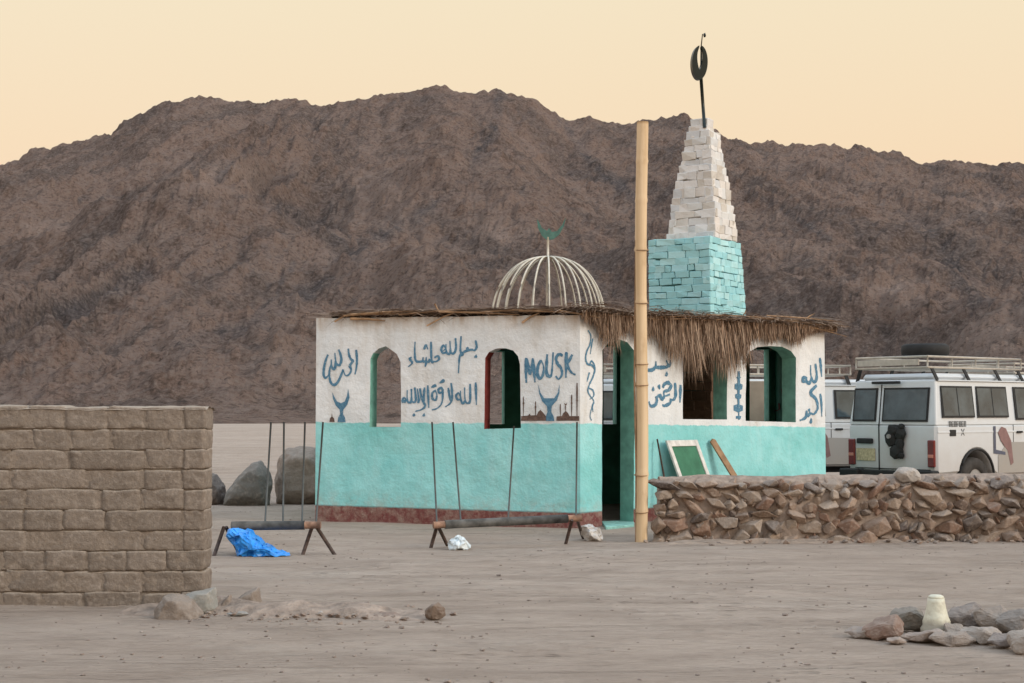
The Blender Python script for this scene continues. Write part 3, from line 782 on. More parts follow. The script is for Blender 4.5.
def crescent(cx, cy, pts, th, ang, mat, name, parent):
    bm = bmesh.new(); ca, sa = math.cos(ang), math.sin(ang)
    prism(bm, [Vector((cx+x*ca, cy+x*sa, z)) for x, z in pts], (-sa*th, ca*th, 0)); return build(name, bm, mat, parent)
pp = [(537, 219), (538, 228), (542, 236), (547, 240), (553, 239.5), (559, 235), (564, 226), (566, 217), (562, 225), (557, 231), (552, 232), (549, 228), (547, 231), (542, 228), (539, 222)]
crescent(DC.x, DC.y-.01, [(at(x, y, 21.6).x-DC.x, at(x, y, 21.6).z) for x, y in pp], .02, 0, M_greenm, 'finial_crescent', dome)

# ---------------------------------------------------------------- minaret
TY = 22.0
K = Vector((at(711, 300, TY).x, TY, 0)); al = R(32); uL = Vector((-math.cos(al), math.sin(al), 0)); uR = Vector((math.sin(al), math.cos(al), 0))
bm = bmesh.new(); tint_layer(bm)
def course(bm, k0, wl, wr, z0, z1, bl, tints, dep, jit, nz=.014, gp=(-.004, .003, .012)):
    """one ring of bricks: near corner k0, left face length wl, right face length wr"""
    for (o, d, n, W) in ((k0, uL, -uR, wl), (k0, uR, -uL, wr), (k0+uL*wl, uR, uL, wr), (k0+uR*wr, uL, uR, wl)):
        x = random.uniform(-.5, 0)*bl
        while x < W:
            x1 = x+bl*random.uniform(.5, 1.5); a = max(0, x); b = min(W, x1)
            if W-b < .05: b = W; x1 = W
            if b-a > .02:
                c = o+d*(a+b)/2-n*(dep/2-random.uniform(-jit, jit)); c = Vector((c.x, c.y, (z0+z1)/2+random.uniform(-.006, .006)))
                rot = Matrix((d, n, Vector((0, 0, 1)))).transposed() @ Matrix.Rotation(random.gauss(0, .03), 3, 'Z') @ Matrix.Rotation(random.gauss(0, .02), 3, 'Y')
                nv = len(bm.verts); s0 = set(bm.verts)
                box(bm, c, (b-a-random.choice(gp), dep, z1-z0-random.choice(gp)), rot, .006)
                for v in bm.verts:
                    if v not in s0: v.co += noise.noise_vector(v.co*9)*nz
                t = random.choice(tints); q = random.uniform(.93, 1.05)
                set_tint(bm, [v for v in bm.verts if v not in s0], tuple(v*q for v in t))
            x = x1
zt = at(700, 236, TY).z; z = -.05; W0 = 1.03
TEAL = [(.36, .68, .72), (.44, .74, .77), (.31, .63, .68), (.40, .70, .75), (.34, .66, .70)]
BR = [(.16, .10, .07), (.13, .085, .06), (.20, .13, .09)]
nlow = 13; hgt = (zt-2.80)/nlow
lowz = 2.80
tw = bmesh.new(); tint_layer(tw)
ch = 2.85/20
for j in range(20): course(tw, K, W0, W0*1.24, -.05+j*ch, -.05+(j+1)*ch, .26, BR, .12, .004)
minaret = build('minaret', tw, M_brickw, mosque)
tb = bmesh.new(); tint_layer(tb)
for j in range(nlow):
    f = j/nlow; sh = f*.07
    course(tb, K+uR*0.0+Vector((-.01*f, 0, 0)), W0, W0*1.30-sh*2.6, lowz+j*hgt, lowz+(j+1)*hgt, .21, TEAL, .12, .005, .016, (-.006, .000, .004, .010, .016))
build('turquoise_base', tb, M_brickw, minaret)
# dark joints behind the bricks
cb = bmesh.new(); ctr = K+uL*W0/2+uR*W0*.93/2
q = [K+uL*.03+uR*.03, K+uL*(W0-.03)+uR*.03, K+uL*(W0-.03)+uR*(W0*.86-.03), K+uL*.03+uR*(W0*.86-.03)]
prism(cb, [Vector((v.x, v.y, 0)) for v in q], (0, 0, zt-.01)); set_tint(cb, cb.verts, (.10, .17, .17))
M_joint = simple('dark_brick_joint', (.06, .15, .15), .95, .2, 10)
build('inner_core', cb, M_joint, minaret)
# white tapering shaft: pixel outline left/right per height
wb = bmesh.new(); tint_layer(wb); cw = bmesh.new()
ztop = at(702, 112, TY).z
LFT = [(118, 697), (128, 693), (150, 688), (175, 682), (200, 677), (218, 674), (236, 670)]
RGT = [(118, 716), (128, 720), (140, 728), (160, 731), (180, 735), (200, 739), (215, 744), (236, 746)]
WH = [(.66, .67, .66), (.72, .71, .69), (.60, .62, .63), (.68, .65, .61), (.57, .54, .49), (.70, .70, .69)]
z = zt; j = 0
tot = uL.x
while z < ztop-.02:
    h_ = random.choice([.09, .12, .15, .11]); h_ = min(h_, ztop-z)
    py = 236-(z-zt)/(ztop-zt)*120
    pl = interp(LFT, py); pr = interp(RGT, py)
    wpx = (at(pr, py, TY).x-at(pl, py, TY).x)
    wq = wpx/(math.cos(al)+math.sin(al))+random.uniform(-.008, .010)
    xl = at(pl, py, TY).x; k0 = Vector((xl+wq*math.cos(al)+random.uniform(-.006, .006), TY+.06+(W0-wq)*.45, 0))
    course(wb, k0, wq, wq, z, z+h_, .21, WH, min(.14, wq*.45), .010, .024, (-.016, -.006, .002, .010))
    prism(cw, [k0+uL*.035+uR*.035+Vector((0, 0, z)), k0+uL*(wq-.035)+uR*.035+Vector((0, 0, z)), k0+uL*(wq-.035)+uR*(wq-.035)+Vector((0, 0, z)), k0+uL*.035+uR*(wq-.035)+Vector((0, 0, z))], (0, 0, h_))
    TOPC = k0+(uL+uR)*wq/2; z += h_; j += 1
build('white_shaft', wb, M_brickw, minaret)
build('shaft_core', cw, simple('grey_joint', (.40, .38, .35), .95, .2, 10), minaret)
# mast, crescent and star
bm = bmesh.new(); ml = TY+.4
pa = at(704.5, 118, ml); pb = at(701, 78, ml); pc = at(702.5, 34, ml)
tube(bm, [pa+Vector((0, 0, -.15)), pb], .026, 8); tube(bm, [pb, at(701, 48, ml), pc], [.016, .010, .008], 6)
build('mast', bm, M_blackm, minaret)
bm = bmesh.new()
N_ = 40; ring = []
cx, cz = at(699, 63, ml).x, at(699, 63, ml).z; rx, rz = .125, .265; th = .09
for i in range(N_+1):
    a = R(90)+2*math.pi*(.028+.944*i/N_)
    k = math.sin(math.pi*i/N_)**.6*.135+.02
    o = Vector((math.cos(a)*rx, 0, math.sin(a)*rz)); inn = Vector((math.cos(a)*(rx-k*.70), 0, math.sin(a)*(rz-k)))
    sec = []
    for w2_, dy in ((o, -th*.5), (o, th*.5), (inn, th*.5), (inn, -th*.5)):
        v = w2_ + Vector((0, dy, 0)); v = Matrix.Rotation(R(3), 3, 'Y') @ v
        sec.append(bm.verts.new(Vector((cx, ml, cz))+Matrix.Rotation(R(12), 3, 'Z') @ v))
    ring.append(sec)
for i in range(N_):
    for q in range(4): bm.faces.new((ring[i][q], ring[i][(q+1) % 4], ring[i+1][(q+1) % 4], ring[i+1][q]))
bm.faces.new(ring[0]); bm.faces.new(ring[-1][::-1]); bmesh.ops.recalc_face_normals(bm, faces=bm.faces)
build('mast_crescent', bm, M_blackm, minaret, smooth=False)
bm = bmesh.new(); hull_rock(bm, at(704.5, 35, ml), (.05, .05, .08), n=10, seed=3)
build('mast_tip', bm, M_blackm, minaret)

# ---------------------------------------------------------------- bamboo pole
def bamboo():
    n = N('bamboo_pole_wood', .6, .35); 
    c = n.mix(n.ramp(n.noise(14, 5, .6, stretch=(1, 1, .05)), .35, .65), (.56, .40, .23), (.70, .53, .34))
    c = n.mix(n.ramp(n.noise(5, 5, .7, stretch=(1, 1, .3)), .55, .75, 0, .6), c, (.38, .24, .12)); n.col(c); return n.m
M_bam = bamboo()
pole = thing('bamboo_pole', 'tall upright bamboo pole standing before the mosque entrance', 'pole', gnd(640.5, 541))
bm = bmesh.new(); p0 = gnd(641, 542); p1 = at(642, 122, p0.y+.02); pts = []; rr = []
nodes_ = [y for y in (250, 303, 364, 385, 475, 512, 160, 200)]
zn = sorted(at(641, y, p0.y).z for y in nodes_)
n = 130
for i in range(n+1):
    t = i/n; p = p0.lerp(p1, t)+Vector((.012*math.sin(t*7), 0, -.1*(1-t))); dz = min(abs(p.z-q) for q in zn)
    rr.append(.071*(1.0-.04*t)+(.006 if dz < .022 else 0)); pts.append(p)
tube(bm, pts, rr, 14); build('culm', bm, M_bam, pole)
for q in zn[:6]:
    bm = bmesh.new(); t = (q-p0.z)/(p1.z-p0.z); p = p0.lerp(p1, t)
    tube(bm, [p+Vector((math.cos(a)*.078, math.sin(a)*.078, .008*math.sin(a))) for a in [2*math.pi*i/20 for i in range(21)]], .006, 5, cap=False)
    build('node_ring', bm, M_wood, pole)
bm = bmesh.new(); tube(bm, [at(636, 545, p0.y-.02)-Vector((0, 0, .04)), at(636.3, 470, p0.y-.01), at(634.5, 380, p0.y-.02), at(635.5, 240, p0.y)], [.014, .013, .012, .007], 7)
build('tied_stick', bm, M_wood, pole)

# ---------------------------------------------------------------- dry stone wall
sw = thing('stone_wall', 'low dry stone wall of rough brown rocks in front of the mosque and cars', 'wall', (5.2, 17.2, 0))
bm = bmesh.new(); tint_layer(bm)
ST = [(.37, .30, .245), (.43, .35, .285), (.40, .30, .235), (.34, .24, .18), (.24, .17, .125), (.30, .22, .17), (.17, .125, .10), (.33, .245, .19), (.20, .165, .145), (.27, .17, .12), (.13, .105, .095), (.36, .28, .22), (.24, .20, .175), (.30, .19, .14)]
def qt(t):
    q = random.uniform(.85, 1.2); return tuple(c*q for c in t)
def wy(x): return 17.02+(x-1.6)*.045
def wtop(x): return .70+.02*noise.noise(Vector((x*1.5, 0, 0)))+(x-1.6)*.004
z = 0.; 
for layer in range(2):
    z = -.05; row = 0
    while z < .69:
        h0 = random.uniform(.095, .15) if z > .2 else random.uniform(.14, .2)
        x = 1.56+random.uniform(0, .1)+(layer*.07)
        while x < 10.5:
            L = random.choice([random.uniform(.09, .18), random.uniform(.16, .30), random.uniform(.22, .36)]) if layer == 0 else random.uniform(.08, .16)
            h = h0*random.uniform(.75, 1.2)
            zz = z+h0/2+random.uniform(-.035, .035)
            if zz+h/2 < wtop(x)+.045:
                y = wy(x)+(.0 if layer == 0 else .07)+random.uniform(-.03, .04)+.05*zz
                from mathutils import Euler
                hull_rock(bm, (x+L/2, y+.12, zz), (L*1.26, .32, h*1.34), Euler((random.gauss(0, .15), random.gauss(0, .35), random.gauss(0, .15))).to_matrix(), n=random.choice([8, 9, 10, 12]), tint=qt(random.choice(ST)), bw=.007, rough=.32)
            x += L*.93
        z += h0*.88; row += 1
# small chips at the foot
for i in range(150):
    x = random.uniform(1.5, 10.2); s = random.uniform(.03, .10)
    hull_rock(bm, (x, wy(x)-random.expovariate(9)+.03, s*.2), (s, s, s*.6), rrot(), n=9, tint=random.choice(ST))
build('rocks', bm, M_stone, sw)
bm = bmesh.new(); n = 120; rows = []
for i in range(n+1):
    x = 1.72+9*i/n; y = wy(x); zt_ = wtop(x)
    row = []
    for (dy, dz) in ((.11, -.9), (.11, -.14), (.15, -.05), (.17, -.02), (.22, .015), (.30, .05), (.48, .035), (.60, -.05), (.64, -.9)):
        nz = noise.noise(Vector((x*3, dy*4, 1)))*.022+noise.noise(Vector((x*11, dy*9, 1)))*.008
        row.append(bm.verts.new((x, y+dy+nz, max(-.1, zt_+dz+nz))))
    rows.append(row)
for i in range(n):
    for k in range(8): bm.faces.new((rows[i][k], rows[i+1][k], rows[i+1][k+1], rows[i][k+1]))
bm.faces.new(rows[0]); bm.faces.new(rows[-1][::-1])
build('earth_fill', bm, simple('earth_fill', (.28, .22, .18), .97, .3, 14, .02), sw)
# pale rock on top of the wall
def rock(label, px, py, Y, s, seed, tint, z=None, n=18, rotz=0, sub=True, name='rock', group=None, bw=.0, on=None):
    """px: centre pixel, py: foot pixel (ground), or z/Y given"""
    p = gnd(px, py) if Y is None else at(px, py, Y)
    if Y is None: p = Vector((p.x, p.y+s[1]*.35, gz(p.x, p.y)))
    b = Vector((p.x, p.y, p.z))
    s = tuple(v*(1.05 if name == 'ring_stone' else 1.2) for v in s)
    bm = bmesh.new(); tint_layer(bm)
    hull_rock(bm, b+Vector((0, 0, s[2]*.36)), s, Matrix.Rotation(rotz, 3, 'Z') @ Matrix.Rotation(random.Random(seed).uniform(-.2, .2), 3, 'X'), n=n, seed=seed, tint=tint, rough=.22, bw=min(s)*.06)
    L = tint_layer(bm)
    bmesh.ops.triangulate(bm, faces=bm.faces); bmesh.ops.subdivide_edges(bm, edges=bm.edges, cuts=5, use_grid_fill=True)
    for _ in range(0 if name == 'ring_stone' else 1): bmesh.ops.smooth_vert(bm, verts=bm.verts, factor=.5, use_axis_x=True, use_axis_y=True, use_axis_z=True)
    sc_ = max(s)
    for v in bm.verts:
        v.co += noise.noise_vector(v.co*(3.5/sc_)+Vector((seed, 0, 0)))*sc_*.05 + noise.noise_vector(v.co*(10/sc_))*sc_*.02 + noise.noise_vector(v.co*(24/sc_))*sc_*.008
        v[L] = (*tint, 1)
    return tag(build(name, bm, M_rock, smooth=(name != 'ring_stone'), origin=b), label, 'rock', group)
rock('pale rock lying on top of the stone wall in front of the white car', 908, 481, 17.3, (.30, .2, .16), 5, (.48, .44, .40))

# ---------------------------------------------------------------- things leaning on the entrance wall
fr = thing('chalkboard', 'small green board in a white frame leaning against the turquoise wall', 'board', (2.1, 20.2, 0))
def lean(px, py, Yoff): 
    s, z = hit(C, E, px, py); return s, z
sA = hit(C, E, 662, 440)[0]; sB = hit(C, E, 693, 441)[0]; zT = hit(C, E, 676, 440)[1]
def LP(s, t, o=0, skew=0.):
    """t 0..1 from foot to top; leaning"""
    out_ = .42*(1-t)+.05
    return C+dE*(s+skew*(1-t))+nR*(out_+o)+Vector((0, 0, .02+(zT-.02)*t))
zT *= 1.0
sk = .10
bm = bmesh.new(); fw = .065; Wd = sB-sA; Hh = zT
def pan(bm, s0, s1, t0, t1, o, th):
    prism(bm, [LP(s0, t0, o, sk), LP(s1, t0, o, sk), LP(s1, t1, o, sk), LP(s0, t1, o, sk)], nR*th, .004)
ft = fw/Hh
pan(bm, sA, sA+fw, 0, 1, .0, .035); pan(bm, sB-fw, sB, 0, 1, .0, .035); pan(bm, sA+fw, sB-fw, 1-ft*1.3, 1, .001, .033); pan(bm, sA+fw, sB-fw, 0, ft, .001, .033)
build('frame', bm, simple('worn_white_paint', (.62, .60, .56), .8, .2, 12, .002), fr)
bm = bmesh.new(); pan(bm, sA+fw-.005, sB-fw+.005, ft*.8, 1-ft, .008, .010); build('green_panel', bm, simple('green_board_paint', (.05, .17, .10), .8, .2, 6, .001), fr)
fr.location = fr.location
def leaning_plank(label, pa, pb, w_, mat, name='plank'):
    s0, z0 = hit(C, E, *pa); s1, z1 = hit(C, E, *pb)
    bm = bmesh.new(); t = (z1-0)/(z0-0)
    f = C+dE*(s1+(s1-s0)*.9)+nR*.45; tpt = C+dE*s0+nR*.035+Vector((0, 0, z0))
    d = (tpt-f).normalized(); sd_ = d.cross(nR).normalized()
    prism(bm, [f-sd_*w_/2, f+sd_*w_/2, tpt+sd_*w_/2, tpt+sd_*w_*.2+d*.03, tpt-sd_*w_/2+d*.01], nR*.03, .004)
    return tag(build(name, bm, mat, origin=f), label, 'plank')
leaning_plank('short worn timber plank leaning against the turquoise wall right of the green board', (710, 441), (723, 478), .10, M_wood)
bm = bmesh.new(); q = C+dE*hit(C, E, 656, 470)[0]+nR*.3; t_ = C+dE*hit(C, E, 654.5, 438)[0]+nR*.05; t_.z = hit(C, E, 655, 439)[1]
tube(bm, [q, t_], [.018, .012], 6); tag(build('stick', bm, M_iron, origin=q), 'thin dark stick leaning upright beside the green board near the bamboo pole', 'stick')

# board behind the mosque seen through its right window
bm = bmesh.new(); p = at(758, 400, 25.6)
box(bm, Vector((p.x, 25.6, .97)), (.62, .04, 2.1), bw=.006); 
tb_ = build('board', bm, M_board, origin=(p.x, 25.6, 0)); tag(tb_, 'tall tan board standing behind the mosque, seen through its rightmost window', 'board')
bm = bmesh.new()

# ---------------------------------------------------------------- low frames with upright rods
def low_frame(label, ends, feet, rods, Yl, Yr, rtop, grp):
    (xa, ya), (xb, yb) = ends
    PA = at(xa, ya, Yl); PB = at(xb, yb, Yr)
    o = thing('seesaw_frame', label, 'play frame', ((PA.x+PB.x)/2, (PA.y+PB.y)/2, 0), grp)
    bm = bmesh.new(); d = (PB-PA).normalized()
    tube(bm, [PA+d*.10, PB-d*.14], .048, 12); build('crossbar', bm, M_steel, o)
    for e, s in ((PA, 1), (PB, -1)):
        if e is PA and grp and xa < 300: continue
        bm = bmesh.new(); tube(bm, [e-d*s*.03, e+d*s*.18], .040, 10); build('bar_end', bm, simple('rust_orange_iron', (.27, .16, .11), .85, .5, 15, .003), o)
    for (tx, ty, Yt), (fx, fy) in feet:
        bm = bmesh.new(); f = gnd(fx, fy); tp = at(tx, ty, Yt)
        tube(bm, [Vector((f.x, f.y, -.03)), tp], .020, 8); build('leg', bm, M_iron, o)
    for (x0, y0, x1, y1) in rods:
        fct = (x1-xa)/(xb-xa); Yq = Yl+(Yr-Yl)*fct
        bm = bmesh.new(); b_ = at(x1, ya+(yb-ya)*fct, Yq); t2 = at(x0, y0, Yq)
        tube(bm, [b_, t2], .011, 6); build('rod', bm, M_rod, o)
    return o
G = 'low metal play frames with upright rods'
low_frame('rusty low metal frame with four upright rods and blue sheet beneath', ((222, 526), (318, 525)), [((224, 527, 15.7), (213, 556)), ((312, 527, 15.7), (302, 554)), ((316, 526, 15.7), (336, 554)), ((226, 527, 15.7), (240, 552))],
          [(271, 422, 265, 0), (284, 422, 283, 0), (305, 422, 302, 0), (323, 422, 316, 0)], 15.7, 15.7, 1.4, G)
low_frame('rusty low metal frame with long pole in front of the mosque windows', ((436, 525), (579, 518)), [((437, 526, 16.3), (430, 548)), ((438, 526, 16.3), (449, 546)), ((572, 520, 16.7), (565, 544)), ((577, 519, 16.9), (584, 538))],
          [(432, 422, 437, 0), (453, 422, 461, 0), (514, 426, 508, 0), (577, 422, 576, 0)], 16.3, 16.8, 1.4, G)

# crumpled sheet and rags
def rag(name, label, cat, outline, Y, seed, mat, depth=.25, hgt=None, amp=.045, folds=12, thick=.0):
    """cloth over the ground: outline of screen points gives the front silhouette; a lumpy closed shell"""
    P = [at(x, y, Y) for x, y in outline]; c = sum(P, Vector())/len(P)
    bm = bmesh.new(); nr = 9; n = 56; rings = []
    def per(t):
        t = (t % 1)*len(P); k = int(t); return P[k % len(P)].lerp(P[(k+1) % len(P)], t-k)
    for side in (-1, 1):
        rg = []
        for r_ in range(nr):
            f = math.cos(r_/nr*math.pi/2); bulge = math.sin(r_/nr*math.pi/2)
            ring = []
            for i in range(n):
                q = c.lerp(per(i/n), f); y = side*bulge*depth*.5
                v = Vector((q.x, q.y+y, q.z)); nn = noise.noise_vector(v*folds+Vector((seed, 0, 0)))*amp+noise.noise_vector(v*folds*2.7)*amp*.5
                rdg = (1-abs(noise.noise(v*folds*.8+Vector((0, seed, 0))))*3)*amp*.7
                v += nn+Vector((0, side*rdg, 0)) if r_ else nn*.4
                v.z = max(v.z, .004); ring.append(v)
            rg.append(ring)
        rings.append(rg)
    base = [bm.verts.new(v) for v in rings[0][0]]
    for side in (0, 1):
        pv = base
        for r_ in range(1, nr):
            cur = [bm.verts.new(v) for v in rings[side][r_]]
            for i in range(n): bm.faces.new((pv[i], pv[(i+1) % n], cur[(i+1) % n], cur[i]))
            pv = cur
        bm.faces.new(pv)
    bmesh.ops.recalc_face_normals(bm, faces=bm.faces)
    return tag(build(name, bm, mat, origin=Vector((c.x, c.y, 0)), smooth=False), label, cat)
M_bluep = simple('blue_plastic_sheet', (.025, .26, .72), .38, .35, 10, .004, .5)
M_whitep = simple('pale_plastic', (.62, .68, .70), .35, .15, 20, .003, .5)
rag('plastic_sheet', 'crumpled bright blue plastic sheet lying under the left play frame', 'sheet', [(229, 529), (240, 528), (250, 531), (258, 536), (264, 544), (272, 551), (290, 556), (286, 558.5), (262, 559), (238, 558.5), (234, 546), (229, 536)], 15.55, 2, M_bluep, .35)
rag('plastic_scrap', 'crumpled pale blue plastic scrap on the sand beside the long play frame', 'litter', [(447, 543), (452, 538), (462, 537), (470, 544), (468, 551), (459, 549), (451, 550)], 16.2, 6, M_whitep, .2, amp=.035)
rag('plastic_bag', 'pale translucent plastic bag on the ground near the mosque door step', 'bag', [(581, 526), (590, 524), (599, 529), (602, 538), (597, 543), (588, 545), (583, 537)], 17.3, 8, simple('cloudy_plastic', (.52, .49, .46), .4, .12, 14, .003, .4), .2, amp=.035)

# ---------------------------------------------------------------- boulders and stones
LS = 'stones beside the mud brick wall'
def outline_rock(label, P, Y, depth, seed, tint, name='boulder', group=None, skew=.25):
    Q = [at(x, y, Y) for x, y in P]; c = sum(Q, Vector())/len(Q); b = Vector((c.x, c.y, 0)); rnd = random.Random(seed)
    t = bmesh.new()
    for f, k in ((-.5, .62), (-.28, .9), (0, 1.), (.3, .9), (.5, .6)):
        for q in Q:
            v = c.lerp(q, k*rnd.uniform(.92, 1.0) if f else 1); t.verts.new((v.x, v.y+f*depth, max(v.z*(1 if f else 1)-(0 if v.z > .1 else .06), -.08)))
    r_ = bmesh.ops.convex_hull(t, input=t.verts); bmesh.ops.delete(t, geom=[v for v in t.verts if not v.link_faces], context='VERTS')
    sz = max((q-c).length for q in Q)
    bmesh.ops.dissolve_limit(t, angle_limit=R(9), verts=t.verts, edges=t.edges)
    bev(t, list(t.edges), sz*.03); bmesh.ops.triangulate(t, faces=t.faces)
    for _ in range(3):
        lg = [e for e in t.edges if e.calc_length() > sz*.09]
        if lg: bmesh.ops.subdivide_edges(t, edges=lg, cuts=1); bmesh.ops.triangulate(t, faces=t.faces)
    bmesh.ops.smooth_vert(t, verts=t.verts, factor=.5, use_axis_x=True, use_axis_y=True, use_axis_z=True)
    L = tint_layer(t)
    for v in t.verts:
        v.co += noise.noise_vector(v.co*(2.6/sz)+Vector((seed, 0, 0)))*sz*.06 + noise.noise_vector(v.co*(8/sz))*sz*.028 + noise.noise_vector(v.co*(20/sz))*sz*.010
        v[L] = (*tint, 1)
    return tag(build(name, t, M_rock, smooth=True, origin=b), label, 'rock', group)
outline_rock('large dark grey boulder with a peak on its right, middle of three boulders', [(223, 504), (226, 492), (238, 476), (252, 462), (262, 460.5), (268, 470), (273, 486), (270, 500), (266, 504)], 23.6, .7, 11, (.19, .185, .17))
outline_rock('tall pale brown boulder half hidden behind the mosque corner', [(277, 505), (276, 480), (279, 458), (288, 448), (304, 445), (322, 448), (334, 470), (336, 505)], 24.3, .9, 14, (.31, .26, .22))
outline_rock('dark boulder peeking out from behind the mud brick wall', [(195, 503), (197, 480), (208, 471), (216, 474), (225, 486), (226, 497), (222, 503)], 23.8, .6, 17, (.17, .15, .14))
outline_rock('pale grey angular slab leaning on rubble at the mud wall corner', [(172, 604), (184, 594), (204, 592), (216, 587), (218, 600), (208, 607), (190, 606)], 11.25, .28, 21, (.32, .32, .295), 'stone', LS)
outline_rock('low brown rubble stone under the pale slab by the mud wall', [(153, 616), (155, 602), (164, 595), (178, 594), (192, 600), (204, 606), (204, 615)], 11.05, .35, 22, (.25, .205, .17), 'stone', LS)
outline_rock('brown blocky stone just right of the pale slab', [(229, 605), (231, 596), (246, 592), (259, 587), (262, 596), (260, 605)], 11.5, .22, 23, (.26, .215, .18), 'stone', LS)
outline_rock('small brown stone between the pale slab and the blocky stone', [(218, 606), (220, 596), (230, 594), (236, 600), (235, 606)], 11.4, .14, 24, (.28, .22, .175), 'stone', LS)
rock('thin bluish stone half sunk in the sand below the rubble', 240, 615, None, (.17, .1, .04), 28, (.30, .31, .30), n=10, name='stone')
rock('tiny white and dark stone alone in the dirt bank', 315, 616, None, (.20, .12, .045), 25, (.47, .44, .41), n=9, name='stone')
rock('small rust brown stone in the dirt bank left of the round one', 388, 619, None, (.22, .14, .05), 26, (.22, .15, .12), n=10, name='stone')
rock('small round brown stone alone on the open sand', 435, 621, None, (.135, .12, .125), 27, (.20, .145, .11), n=22, name='stone')
rock('small reddish stone lying left of the rust brown one in the dirt bank', 367, 618, None, (.12, .1, .045), 29, (.27, .19, .15), n=10, name='stone')

ring = [  # px, foot py, size(w,d,h), tint, label
    (888, 642, (.36, .3, .19), (.25, .165, .13), 'rusty brown rounded stone at the left of the stone ring'),
    (913, 633, (.34, .25, .22), (.21, .195, .17), 'dark grey stone behind the jug in the stone ring'),
    (862, 640, (.26, .2, .10), (.32, .27, .24), 'low dusty stone at the far left of the stone ring'),
    (929, 645, (.36, .22, .11), (.38, .31, .27), 'pale pink flat stone in front of the jug'),
    (956, 648, (.34, .22, .12), (.31, .265, .235), 'long low grey stone right of the pale pink one'),
    (972, 631, (.36, .3, .23), (.23, .20, .185), 'dark rounded stone behind, right of the jug'),
    (1000, 636, (.34, .3, .22), (.26, .22, .19), 'brown blocky stone at the back near the frame edge'),
    (985, 646, (.36, .25, .15), (.38, .335, .30), 'light grey flat stone at the front right of the ring'),
    (1006, 651, (.22, .2, .13), (.25, .22, .21), 'small dark angular stone at the front right of the ring'),
    (1024, 640, (.30, .3, .24), (.22, .20, .185), 'dark stone cut by the right edge at the back of the ring'),
    (1028, 656, (.26, .25, .20), (.38, .33, .29), 'pale stone cut by the right edge at the front of the ring'),
    (897, 646, (.16, .12, .06), (.36, .29, .25), 'small pale stone at the foot of the rusty brown one'),
    (958, 640, (.22, .2, .12), (.29, .25, .22), 'grey stone tucked between the jug and the dark rounded stone')]
for i, (x, y, s, t, l) in enumerate(ring):
    rock(l, x, y, None, s, 40+i, t, n=9, rotz=i*.7 % .6-.3, name='ring_stone', group='stones of the ring')
# cut-down plastic jug
def lathe(bm, c, prof, seg=24):
    rs = [[bm.verts.new(Vector(c)+Vector((math.cos(2*math.pi*k/seg)*r, math.sin(2*math.pi*k/seg)*r, z))) for k in range(seg)] for r, z in prof]
    for a, b in zip(rs, rs[1:]):
        for k in range(seg): bm.faces.new((a[k], a[(k+1) % seg], b[(k+1) % seg], b[k])).smooth = True
    bm.faces.new(rs[0][::-1]); bm.faces.new(rs[-1])
jp = gnd(940, 637); jp.y += .08
jug = thing('jug', 'worn yellowish white plastic jug standing upright in the stone ring', 'jug', (jp.x, jp.y, 0))
bm = bmesh.new(); lathe(bm, (jp.x, jp.y, 0), [(.090, 0), (.104, .015), (.106, .045), (.090, .07), (.092, .095), (.078, .13), (.066, .18), (.058, .225), (.055, .25)])
def jugm():
    n = N('yellowed_plastic', .5, .4); s = n.new('ShaderNodeSeparateXYZ'); n.t.links.new(n.co, s.inputs[0])
    c = n.mix(n.ramp(n.math('ADD', s.outputs[2], n.math('MULTIPLY', n.noise(20, 4), .04)), .10, .13), (.36, .33, .27), (.62, .60, .48))
    c = n.mix(n.ramp(n.noise(25, 5), .5, .75, 0, .5), c, (.36, .31, .25)); n.col(c); n.bump(n.noise(16, 4), .01); return n.m
M_jug = jugm(); build('jug_body', bm, M_jug, jug)
bm = bmesh.new(); lathe(bm, (jp.x, jp.y, 0), [(.054, .249), (.050, .262), (.036, .270), (.012, .273)]); build('jug_neck', bm, M_jug, jug)

# pebbles and clods on the sand
bm = bmesh.new(); tint_layer(bm)
PT = [(.27, .21, .17), (.36, .29, .25), (.20, .155, .13), (.45, .39, .34), (.30, .235, .195)]
rp_ = random.Random(5)
for i in range(230):
    q_ = rp_.random(); e_ = gnd(190+q_*250, 612+q_*6); s = rp_.choice([.015, .02, .03, .045]); X = e_.x+rp_.gauss(0, .05); Y = e_.y+rp_.gauss(0, .3)
    hull_rock(bm, (X, Y, gz(X, Y)+.03*max(0, 1-abs(Y-e_.y)*3)), (s*1.4, s*1.2, s*.8), None, n=8, seed=i, tint=rp_.choice([(.24, .175, .14), (.30, .235, .19), (.20, .15, .12)]))
for i in range(3400):
    Y = 6.5+ (rp_.random()**1.6)*16; X = rp_.uniform(-.40, .40)*Y
    if noise.noise(Vector((X*.7, Y*.7, 4))) < -.05 and rp_.random() < .8: continue
    s = rp_.choice([.008, .010, .012, .016, .02, .03]) * (1 if rp_.random() < .97 else 1.8)
    hull_rock(bm, (X, Y, gz(X, Y)+s*.12), (s*1.2, s, s*.55), None, n=7, seed=i, tint=rp_.choice(PT))
tag(build('pebbles', bm, M_rock), 'small pebbles and clods scattered over the pale sand', 'pebbles', kind='stuff')

